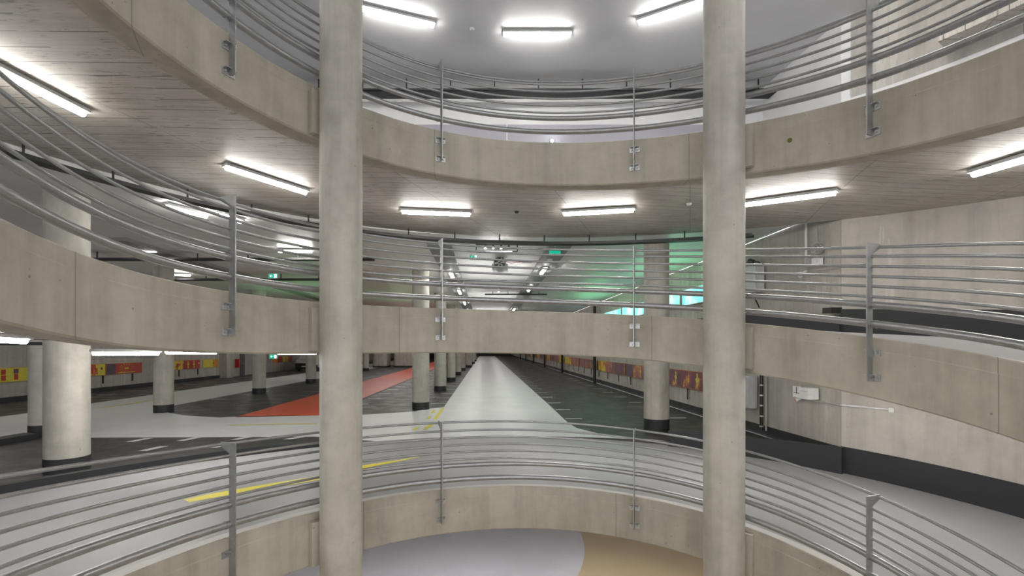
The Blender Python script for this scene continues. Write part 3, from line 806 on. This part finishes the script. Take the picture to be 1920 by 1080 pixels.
# unseen uplights, added to tint and brighten the hall ceiling
def wash(u, v, z, energy, c_, sx=.3, sy=4, rot=0, name='added_green_wash'):
    l = bpy.data.lights.new(name, 'AREA'); l.shape = 'RECTANGLE'; l.size = sx; l.size_y = sy; l.energy = energy; l.color = c_
    o = bpy.data.objects.new(name, l); C.objects.link(o); o.location = hall(u * R, v * R, z); o.rotation_euler = (0, pi - rot, al)
    o['label'] = 'added unseen green wash light aimed at the hall ceiling at %.0f m' % (v * R); o['category'] = 'light'
    return o

wash_q = []
for v_ in (4.6, 7.0, 9.6):
    wash_q.append((.1, v_))
# ---------------------------------------------------------------- backlit teal pictures, high on the right wall
for i in range(6):
    v0 = (3.45 + .98 * i) * R; v1 = v0 + .93 * R; q = Matrix.Translation(Vector(hall(WU, (v0 + v1) / 2, 0))) @ Matrix.Rotation(al, 4, 'Z'); hw = (v1 - v0) / 2
    z0, z1 = E + .375 * R, E + .525 * R
    root = thing('backlit_picture', '%s glowing teal picture high on the right wall, counted from the right' % ORD[i], 'light box', hall(WU, (v0 + v1) / 2, z0), 'glowing teal pictures')
    m = MB(); m.box((-.09, -hw, z0), (0, hw, z1), 0, q); m.build('case', ['cab'], root)
    m = MB(); m.face([q @ Vector(p) for p in ((-.095, -hw + .03, z0 + .03), (-.095, hw - .03, z0 + .03), (-.095, hw - .03, z1 - .03), (-.095, -hw + .03, z1 - .03))][::-1])
    m.build('screen', ['lbox'], root)
for u_, v_ in wash_q: wash(u_, v_, E + .60 * R, 15, (1, 1, .97), 3.0, 5, 0, 'added_ceiling_wash')['label'] = 'added unseen neutral wash light aimed at the lane ceiling at %.0f m' % (v_ * R)  # unseen white lamps added to lift the lane ceiling
wash(1.55, 4.2, E + .42 * R, 12, (.30, 1, .48), .4, 5)  # added green lamps, no fixture in view, for the ceiling's green tint
wash(1.45, 6.4, E + .42 * R, 14, (.25, 1, .40), .4, 6)
wash(-2.2, 6.2, E + .2 * R, 14, (.25, 1, .4), 3, 5)
wash(-1.2, 7.2, E + .2 * R, 8, (.25, 1, .4), 1.5, 4)

# ---------------------------------------------------------------- cable trays
def tray_ring(r0, r1, zf, t0, t1, lab):
    root = thing('cable_tray', lab, 'cable tray', pol(r0, 0, zf(0)), 'black cable trays')
    m = MB(); ts = frange(t0, t1, 70)
    A = [[pol(r, t, zf(t) + h) for t in ts] for r, h in ((r0, .07), (r0, 0), (r1, 0), (r1, .07))]
    for i in range(3): m.grid([A[i], A[i + 1]])
    m.build('channel', ['tray'], root)
    m = MB()
    for k in range(3):
        m.tube([pol(r0 + .06 + .06 * k, t, zf(t) + .025) for t in ts], .014, 6)
    m.build('cables', ['tray'], root)
    n = int((t1 - t0) / .135)
    for i in range(n + 1):
        t = t0 + .05 + .135 * i
        if t > t1: break
        m = MB(); m.tube([pol((r0 + r1) / 2, t, zf(t)), pol((r0 + r1) / 2, t, zf(t) + .27)], .018, 6)
        m.build('hanger', ['tray'], root)
tray_ring(2.09 * R, 2.15 * R, lambda t: min(H(0, t) - RS, 99) - .26, -1.9, .62, 'curved black cable tray hung under the upper ramp turn, along its outer rim')
def tray_line(a, b, wdt, lab, hang, n=8, hh=.07):
    a, b = Vector(a), Vector(b); d = (b - a).normalized(); s = Vector((d.y, -d.x, 0))
    root = thing('cable_tray', lab, 'cable tray', a, 'black cable trays')
    m = MB(); L_ = (b - a).length; q = Matrix(((d.x, s.x, 0, a.x), (d.y, s.y, 0, a.y), (0, 0, 1, a.z), (0, 0, 0, 1)))
    m.box((0, -wdt / 2, 0), (L_, wdt / 2, .012), 0, q); m.box((0, -wdt / 2, 0), (L_, -wdt / 2 + .01, hh), 0, q); m.box((0, wdt / 2 - .01, 0), (L_, wdt / 2, hh), 0, q)
    m.build('channel', ['tray'], root)
    for i in range(n):
        x = L_ * (i + .5) / n; m = MB(); m.box((x - .015, -.015, .0), (x + .015, .015, hang), 0, q); m.build('hanger', ['tray'], root)
zt_ = E + 1.60 * R
tray_line((-2.2 * R, 3.09 * R, zt_), (1.70 * R, 3.09 * R, zt_), .42, 'straight black cable tray hung before the white upper wall', ZT - zt_, 14)
tray_line((-4.1 * R, 3.7 * R, ZC - .28), (-1.05 * R, 3.7 * R, ZC - .28), .25, 'straight black cable tray across the left hall ceiling, nearer one', .28, 8)
tray_line((-4.3 * R, 4.8 * R, ZC - .28), (-1.35 * R, 4.8 * R, ZC - .28), .25, 'straight black cable tray across the left hall ceiling, farther one', .28, 8)
tray_line((-.35 * R, 6.3 * R, ZC - .2), (.45 * R, 6.3 * R, ZC - .2), .2, 'short black cable tray across the lane ceiling beside the sparkling lamp', .2, 4)
tray_line((-2.9 * R, 2.55 * R, E + .012 * R), (-1.0 * R, 2.75 * R, E + .012 * R), .3, 'black cable tray hung below the middle turn, over the thickest column top', .2, 5)
# black conduit climbing along the upper right wall, with clips
ca_ = [soffitpt(x, y, 'top', .12) for x, y in ((1437, 170), (1470, 148), (1502, 119), (1527, 99), (1562, 66), (1590, 52), (1622, 41), (1662, 28), (1700, 2), (1720, -20))]
root = thing('cable', 'black cable climbing beside the clips on the upper right ceiling edge', 'cable', ca_[0])
m = MB(); m.tube(ca_, .022, 8); m.build('sheath', ['tray'], root)
for p in ca_[1:6]:
    m = MB(); m.tube([p, p + Vector((0, 0, .12))], .02, 6); m.cyl((p.x, p.y), .05, p.z + .08, p.z + .13, 10); m.build('clip', ['tray'], root)

# ---------------------------------------------------------------- hung equipment over the lane
Zr = 3.30 * R; xa, xb = (893 - 960) / F * Zr, (970 - 960) / F * Zr
zq = E + (651.6 - 458) / F * Zr; zb = E + (651.6 - 471.5) / F * Zr
root = thing('lamp_rack', 'hung black frame with four spotlights and a slim tube above the lane', 'lamp rack', ((xa + xb) / 2, Zr, zb))
m = MB()
for a, b in (((xa, Zr, zq), (xb, Zr, zq)), ((xa, Zr, zb), (xa, Zr, zq)), ((xb, Zr, zb), (xb, Zr, zq)), ((xb - .15, Zr, zb), (xb, Zr, zb))):
    m.tube([a, b], .018, 6)
m.box((xa, Zr - .03, zq - .02), (xb, Zr + .06, zq + .03)); m.build('frame', ['tray'], root)
for i in range(4):
    x = (910 + 14.7 * i - 960) / F * Zr; m = MB(); m.cyl((x, Zr), .03, zq - .10, zq - .02, 12); sp = m.build('spotlight', ['dark'], root)
    m = MB(); m.cyl((x, Zr), .026, zq - .13, zq - .10, 12); m.build('lens', ['spot'], sp)
m = MB(); m.tube([(xa + .15, Zr, zb), (xb - .15, Zr, zb)], .016, 8); m.build('slim_tube', ['signw'], root)
for x in (xa + .15, (xa + xb) / 2, xb - .15):
    m = MB(); m.tube([(x, Zr, zq), (x, Zr, ZC)], .004, 5); m.build('wire', ['galv'], root)
# jet fan
Zf = 3.83 * R; xf = (937 - 960) / F * Zf; zf_ = ZC - .25
root = thing('jet_fan', 'round grey jet fan with dark grille hung over the lane', 'fan', (xf, Zf, ZC), None)
m = MB(); m.tube([(xf, Zf, zf_), (xf, Zf + .05, zf_), (xf, Zf + 1.3, zf_), (xf, Zf + 1.35, zf_)], .2, 24, caps=False, radii=[.19, .215, .215, .19])
m.build('casing', ['cab'], root)
m = MB(); m.box((xf - .27, Zf + .1, zf_ - .16), (xf + .27, Zf + 1.1, zf_ - .02)); m.box((xf - .15, Zf + .2, zf_ + .1), (xf + .15, Zf + 1.0, ZC)); m.build('bracket', ['cab'], root)
m = MB(); m.tube([(xf, Zf + .02, zf_), (xf, Zf + .06, zf_)], .185, 24); g = m.build('grille', ['dark'], root)
for k in range(6):
    m = MB(); a = k * pi / 3; p = Vector((xf, Zf + .012, zf_)); d = Vector((math.cos(a), 0, math.sin(a))); e = Vector((-math.sin(a), 0, math.cos(a)))
    m.face([p + d * .03 - e * .01, p + d * .17 - e * .01, p + d * .17 + e * .05, p + d * .05 + e * .03]); m.build('blade', ['cab'], g)
m = MB(); m.tube([(xf + .22, Zf, zf_ + .03), (xf + .4, Zf, zf_ - .02), (xf + .55, Zf, zf_ + .01), (xf + .75, Zf, zf_ + .02)], .01, 6); m.build('red_cable', ['redbox'], root)
m = MB(); m.box((xf + .75, Zf - .02, zf_ - .02), (xf + 1.1, Zf + .03, zf_ + .05)); m.build('junction_box', ['cabw'], root)
# exit signs
def exit_sign(px, py, Z, wd, lab, top, rz=0):
    x = (px - 960) / F * Z * R; y = Z * R; zc = E + (651.6 - py) / F * Z * R; h_ = wd * .52
    root = thing('exit_sign', lab, 'exit sign', (x, y, zc), 'green exit signs')
    m = MB(); m.box((x - wd / 2, y, zc - h_ / 2), (x + wd / 2, y + .05, zc + h_ / 2)); m.build('case', ['cabw'], root)
    yy = y - .004
    m = MB(); m.box((x - wd / 2 + .012, yy, zc - h_ / 2 + .012), (x + wd / 2 - .012, y, zc + h_ / 2 - .012)); m.build('panel', ['green'], root)
    m = MB(); y2 = yy - .003; s_ = wd
    def fc(pts): m.face([(x + a * s_, y2, zc + b * s_) for a, b in pts])
    fc([(-.36, 0), (-.22, .13), (-.19, .10), (-.27, .02), (-.08, .02), (-.08, -.02), (-.27, -.02), (-.19, -.10), (-.22, -.13)])
    m.build('arrow', ['signw'], root)
    m = MB(); fc([(.10, -.2), (.38, -.2), (.38, .2), (.10, .2)]); m.build('doorway', ['signw'], root)
    m = MB(); y2 = yy - .006
    fc([(.24 + .03 * math.cos(k * pi / 5), .14 + .03 * math.sin(k * pi / 5)) for k in range(10)])
    fc([(.20, .10), (.29, .09), (.27, -.02), (.32, -.09), (.30, -.18), (.27, -.18), (.28, -.10), (.22, -.05), (.17, -.17), (.13, -.17), (.19, -.04), (.19, .03), (.15, .01), (.14, .04)])
    m.build('running_figure', ['green'], root)
    for sx in (-.3, .3):
        m = MB(); m.tube([(x + sx * wd, y + .025, zc + h_ / 2), (x + sx * wd, y + .025, top)], .005, 5); m.build('rod', ['galv'], root)
exit_sign(888.5, 483, 3.75, .29, 'small green exit sign over the lane, left of the jet fan', ZC)
exit_sign(512, 517.5, 4.6, .38, 'green exit sign before the green ceiling left of the left pillar', ZC)
exit_sign(512.5, 668.5, 5.3, .38, 'green exit sign under the middle turn beside a round column', ZC)
x, y = (1041 - 960) / F * 3.32 * R, 3.32 * R; zc = E + (651.6 - 473) / F * 3.32 * R
root = thing('exit_sign', 'dark green sign seen from its unlit side right of the lamp rack', 'exit sign', (x, y, zc), 'green exit signs')
m = MB(); m.box((x - .16, y, zc - .055), (x + .16, y + .2, zc + .055)); m.build('case', ['green'], root)
m = MB(); m.tube([(x, y + .1, zc), (x, y + .1, ZC)], .008, 5); m.build('rod', ['galv'], root)
# surveillance dome
p = ground(1031, 487, ZC - .13); root = thing('dome_camera', 'white dome camera at the right ceiling row over the lane', 'camera', p)
m = MB(); n = 8
m.grid([[(p.x + .09 * math.sin(a) * math.cos(b), p.y + .09 * math.sin(a) * math.sin(b), p.z - .09 * math.cos(a)) for b in frange(0, 2 * pi, 16)] for a in frange(0.01, pi / 2, n)], 0, True)
m.build('dome', ['cabw'], root); m = MB(); m.cyl((p.x, p.y), .10, p.z, ZC - .0, 16); m.build('mount', ['cab'], root)
# sparkling small lamps
for (px, py, z, lab) in ((935, 547, ZC - .12, 'small sparkling lamp on the lane ceiling'), (1035, 264, None, 'small sparkling lamp just above the upper fascia')):
    if z is None:
        Zb = YB - .06; p = Vector(((px - 960) / F * Zb, Zb, E + (651.6 - py) / F * Zb))
    else: p = ground(px, py, z)
    root = thing('spot_lamp', lab, 'lamp', p)
    m = MB(); m.tube([p, p + Vector((0, .06, 0))] if z is None else [p, p + Vector((0, 0, .12))], .05, 12); m.build('body', ['cab'], root)
    m = MB(); m.tube([p - Vector((0, .03, 0)), p], .03, 12); m.build('lens', ['spot'], root)
# ceiling sensors
for l, px, py, lab in (('top', 885, 56, 'small round smoke detector on the white top ceiling'), (0, 969, 399, 'small dark ceiling sensor between the two soffit tube lights'), (0, 1292, 384, 'small white smoke detector on the soffit left of the right pillar')):
    p = soffitpt(px, py, l, .03); m = MB(); m.cyl((p.x, p.y), .035, p.z - .01, p.z + .02, 16, r2=.055); m.cyl((p.x, p.y), .055, p.z + .02, p.z + .034, 16)
    tag(m.build('smoke_detector', ['dark' if px == 969 else 'cabw']), lab, 'detector')

# ---------------------------------------------------------------- equipment on the right wall
def wframe(px, py):
    p = wallpt(px, py)
    if px < 1577: n = Vector((-ca, -sa, 0))
    else: n = Vector((CX - p.x, CY - p.y, 0)).normalized()
    t = Vector((0, 0, 1)).cross(n)          # along the wall, towards the camera side
    return p, n, t
def wbox(m, px0, py0, px1, py1, dep, mat=0, out=0.0):
    """box on the wall between two photo points"""
    a, n, t = wframe(px0, py0); b, _, _ = wframe(px1, py1)
    c0 = (a + b) / 2; xa = Vector((b.x - a.x, b.y - a.y, 0)); hw = xa.length / 2; xa.normalize(); hz = abs(a.z - b.z) / 2
    hz = abs((651.6 - py0) / F * c0.y - (651.6 - py1) / F * c0.y) / 2; c0.z = E + (651.6 - (py0 + py1) / 2) / F * c0.y
    q = Matrix(((xa.x, n.x, 0, c0.x), (xa.y, n.y, 0, c0.y), (0, 0, 1, c0.z), (0, 0, 0, 1)))
    m.box((-hw, out, -hz), (hw, out + dep, hz), mat, q); return c0, n, xa, hw, hz, q
def cabinet(x0, y0, x1, y1, lab):
    c0 = wallpt((x0 + x1) / 2, y1); root = thing('electrical_cabinet', lab, 'cabinet', c0, 'grey electrical cabinets')
    m = MB(); r_ = wbox(m, x0, y0, x1, y1, .22); m.build('body', ['cab'], root)
    m = MB(); wbox(m, x0 + 1, y0 + 1.5, x1 - 1, y1 - 1.5, .02, 0, .222); m.build('door', ['cab'], root)
    for fy in (.18, .82):
        m = MB(); yy = y0 + (y1 - y0) * fy; wbox(m, x0 + 4, yy - 1.5, x0 + 5.6, yy + 1.5, .015, 0, .243); m.build('latch', ['dark'], root)
    return root
cabinet(1384, 503, 1433, 551, 'grey electrical cabinet with a black hood, on the wall above the middle turn')
r_ = cabinet(1386, 704, 1420, 762, 'grey electrical cabinet on the lower wall beside the black pipe')
root = thing('cable_hood', 'black rounded hood and cable bundle over the upper electrical cabinet', 'hood', wallpt(1416, 497))
p, n_, t_ = wframe(1416, 493); m = MB(); d = Vector((n_.y, -n_.x, 0))
P = [p + n_ * .13 - d * .17, p + n_ * .14 + Vector((0, 0, .05)), p + n_ * .13 + d * .17]
m.tube([P[0], P[1], P[2]], .07, 12, radii=[.05, .085, .06]); m.build('hood_shell', ['dark'], root)
m = MB(); m.tube([P[0], P[0] - d * .25 - Vector((0, 0, .05)), P[0] - d * .4 - Vector((0, 0, .16))], .02, 8); m.build('cable_bundle', ['dark'], root)
root = thing('door_stay', 'short black slanted stay under the upper electrical cabinet', 'bracket', wallpt(1424, 575))
m = MB(); m.tube([wallpt(1421, 558) + n_ * .1, wallpt(1427, 577) + n_ * .05], .022, 8); m.build('arm', ['dark'], root)
# black downpipe with clamps, and thin conduit
def pipe(pts, rad, mat, name, lab, cat, clamps=(), cl_mat='bright', off=.06):
    P = []
    for px, py in pts:
        p, n, t = wframe(px, py); P.append(p + n * off)
    root = thing(name, lab, cat, P[-1]); m = MB(); m.tube(P, rad, 10); m.build('tube', [mat], root)
    for px, py in clamps:
        p, n, t = wframe(px, py); d = (P[-1] - P[0]).normalized() * .02; q = p + n * off
        m = MB(); m.tube([q - d, q + d], rad * 1.25, 10); m.tube([q - t * rad * 2, q + t * rad * 2], .012, 6); m.tube([q, q - n * off], .01, 6); m.build('clamp', [cl_mat], root)
pipe(((1431.5, 694), (1431.5, 806)), .048, 'dark', 'downpipe', 'black downpipe with zinc clamps on the lower right wall', 'pipe', [(1431.5, y) for y in (722, 741, 760, 780, 799)])
pipe(((1438.5, 694), (1438.5, 808)), .022, 'cable', 'conduit', 'thin grey conduit beside the black downpipe', 'conduit', off=.03)
pipe(((1513.5, 412), (1513.5, 500)), .028, 'cabw', 'conduit', 'vertical white conduit above the small boxes on the right wall', 'conduit', off=.03)
pipe(((1534, 412), (1534, 458)), .018, 'cable', 'conduit', 'short vertical conduit ending at the cable coil', 'conduit', off=.03)
pipe(((1397, 457), (1440, 441), (1480, 424)), .022, 'bright', 'conduit', 'shiny conduit rising along the top edge of the right wall', 'conduit', off=.04)
pipe(((1533, 507.5), (1548, 505), (1570, 500), (1576, 499)), .012, 'cable', 'conduit', 'thin horizontal conduit leaving the upper boxes to the right', 'conduit', off=.03)
pipe(((1578, 498.5), (1630, 494)), .014, 'bright', 'conduit', 'thin shiny conduit reaching the right railing post', 'conduit', off=.03)
pipe(((1527, 751), (1550, 754.5), (1575, 759)), .014, 'cable', 'conduit', 'thin conduit below the white wall box', 'conduit', off=.03)
pipe(((1578, 759.5), (1620, 763), (1668, 767.5)), .018, 'cabw', 'conduit', 'white conduit running right to a tiny switch box', 'conduit', [(1578, 759.5)], off=.03)
m = MB(); wbox(m, 1668, 765, 1678, 773, .07); tag(m.build('switch_box', ['cabw']), 'tiny white switch box at the end of the white conduit', 'switch box')
# upper coil and boxes
p, n_, t_ = wframe(1535, 467); P = []
rnd = random.Random(3)
for k in range(160):
    a = k * .33; rr = .13 + .035 * math.sin(k * .37) + .02 * rnd.random()
    P.append(p + n_ * (.04 + .03 * math.sin(k * .21)) + t_ * rr * math.cos(a) + Vector((0, 0, rr * .72 * math.sin(a))))
m = MB(); m.tube(P, .008, 6); m.tube([p + n_ * .04 + Vector((0, 0, .05)), p + n_ * .05 - t_ * -.13 + Vector((0, 0, .35)), p + n_ * .03 + t_ * .09 + Vector((0, 0, .66))], .008, 6)
tag(m.build('cable_coil', ['cable']), 'loose coil of grey cable on the right wall above two small boxes', 'cable coil')
for x0, y0, x1, y1, lab, mt in ((1517, 484, 1527, 500, 'narrow pale wall box left of the two under the cable coil', 'cable'), (1529, 483, 1543, 498, 'white wall box right of the two under the cable coil', 'cabw')):
    root = thing('wall_box', lab, 'wall box', wallpt((x0 + x1) / 2, y1)); m = MB(); wbox(m, x0, y0, x1, y1, .1); m.build('case', [mt], root)
    m = MB(); wbox(m, x0 + 1, y0 + 2, x1 - 1, y1 - 2, .012, 0, .1); m.build('lid', [mt], root)
p, n_, t_ = wframe(1514, 512); root = thing('horn_speaker', 'pale horn speaker under the vertical white conduit', 'speaker', p)
m = MB(); m.tube([p + n_ * .02 + Vector((0, 0, .06)), p + n_ * .1, p + n_ * .2 - Vector((0, 0, .05))], .03, 14, radii=[.02, .035, .08]); m.build('horn', ['cabw'], root)
root = thing('ticket_box', 'white wall box with a hanging drawing sheet below the middle fascia', 'wall box', wallpt(1520, 748))
m = MB(); wbox(m, 1520, 727, 1535, 748, .26); m.build('case', ['cabw'], root)
m = MB(); wbox(m, 1520, 733, 1534, 734, .012, 0, .26); m.build('seam', ['cab'], root)
m = MB(); r_ = wbox(m, 1504, 724, 1519, 745, .02, 0, .22); sh = m.build('drawing_sheet', ['cabw'], root)
m = MB(); wbox(m, 1511, 725, 1512, 738, .004, 0, .241); wbox(m, 1506, 736, 1517, 737, .004, 0, .241); m.build('drawn_line', ['dark'], sh)
p, n_, t_ = wframe(1501, 749); m = MB(); m.tube([wallpt(1508, 745) + n_ * .05, p + n_ * .1], .035, 12, radii=[.03, .05]); nz = m.build('nozzle', ['cabw'], root)
m = MB(); m.tube([p + n_ * .1, p + n_ * .125], .04, 12); m.build('red_tip', ['redbox'], nz)
# end plate on the middle kerb
m = MB(); wbox(m, 1562, 577, 1579, 587, .25); tag(m.build('kerb_end_plate', ['dark']), 'small dark end plate on top of the middle black kerb', 'plate')
# sloping stringer on the upper right wall
m = MB(); ts = frange(1.0, 1.75, 16)
A = []
for t in ts:
    s_ = (t - 1.0); zlo = E + (1.335 + .02 * s_) * R; zhi = zlo + (.02 + .42 * s_) * R
    A.append([pol(RO - .04, t, zlo), pol(RO - .5, t, zlo), pol(RO - .5, t, zhi), pol(RO - .04, t, zhi)])
m.grid(A, 0, closed=True); m.face(A[0]); m.face(A[-1][::-1])
struct(m.build('trim_4', ['soffit']))

# ---------------------------------------------------------------- left side hall items
m = MB(); a, b = ground(-60, 846), ground(73, 822); d = (b - a).normalized(); s = Vector((-d.y, d.x, 0)) * .45
A = [[a, b, b + s, a + s], ]
P = [a, b, b + s, a + s]; m.grid([[(p.x, p.y, 0) for p in P], [(p.x, p.y, .15) for p in P]], 0, closed=True); m.face([(p.x, p.y, .15) for p in P])
tag(m.build('kerb_island', ['black']), 'low black kerb island left of the thickest column', 'kerb')
def hbox(m, u0, u1, v0, v1, z0, z1, mat=0):
    P = [hall(u0, v0), hall(u1, v0), hall(u1, v1), hall(u0, v1)]
    m.grid([[(p[0], p[1], z0) for p in P], [(p[0], p[1], z1) for p in P]], mat, closed=True); m.face([(p[0], p[1], z1) for p in P], mat); m.face([(p[0], p[1], z0) for p in P][::-1], mat)
for i, (x0, x1) in enumerate(((441, 450), (463, 471))):
    m = MB(); hbox(m, UL - .02, UL + .06, vleft(x0), vleft(x1), 0, 2.2); d_ = struct(m.build('door_%d' % (i + 1), ['door']))
    m = MB(); hbox(m, UL + .06, UL + .12, vleft(x0) + .4, vleft(x0) + .55, 1.0, 1.06); m.build('door_handle', ['bright'], d_)
vv = vleft(459); root = thing('hose_cabinet', 'red fire hose cabinet between the two dark doors', 'hose cabinet', hall(UL, vv, .9))
m = MB(); hbox(m, UL + .003, UL + .35, vleft(455.5), vleft(465) - 1, .75, 1.5); m.build('body', ['redbox'], root)
m = MB(); hbox(m, UL + .35, UL + .37, vleft(455.5) + .08, vleft(465) - 1.1, .8, 1.45); m.build('door', ['redbox'], root)
# parked van
Zv = 12.0 * R; xl = (553.5 - 960) / F * Zv; root = thing('van', 'white van parked far back behind a round column', 'van', (xl + 1, Zv, 0))
prof = [(0, .35), (0, .95), (.12, 1.12), (.75, 1.28), (1.45, 1.95), (5.0, 2.0), (5.1, .4)]
m = MB(); rows = []
for sx, ins in ((0, .12), (.06, 0), (1.89, 0), (1.95, .12)):
    rows.append([(xl + sx, Zv + y + (ins * .3), z if z < 1.2 else z - ins * .5) for y, z in prof])
m.grid(rows, 0, False); m.face(rows[0]); m.face(rows[-1][::-1]); m.build('body', ['van'], root)
m = MB(); m.face([(xl + .15, Zv + .80, 1.31), (xl + 1.8, Zv + .80, 1.31), (xl + 1.7, Zv + 1.38, 1.87), (xl + .25, Zv + 1.38, 1.87)]); m.build('windscreen', ['glass'], root)
m = MB(); m.box((xl + .02, Zv - .06, .22), (xl + 1.93, Zv + .05, .85)); m.build('bumper', ['dark'], root)
m = MB(); m.box((xl + .7, Zv - .075, .45), (xl + 1.25, Zv - .055, .57)); m.build('number_plate', ['cabw'], root)
for sx in (.1, 1.55):
    m = MB(); m.box((xl + sx, Zv - .07, .86), (xl + sx + .3, Zv + .02, 1.04)); m.build('headlight', ['cab'], root)
for sx in (.0, 1.75):
    for sy in (.8, 4.0):
        m = MB(); m.tube([(xl + sx, Zv + sy, .33), (xl + sx + .2, Zv + sy, .33)], .33, 20); m.build('wheel', ['dark'], root)
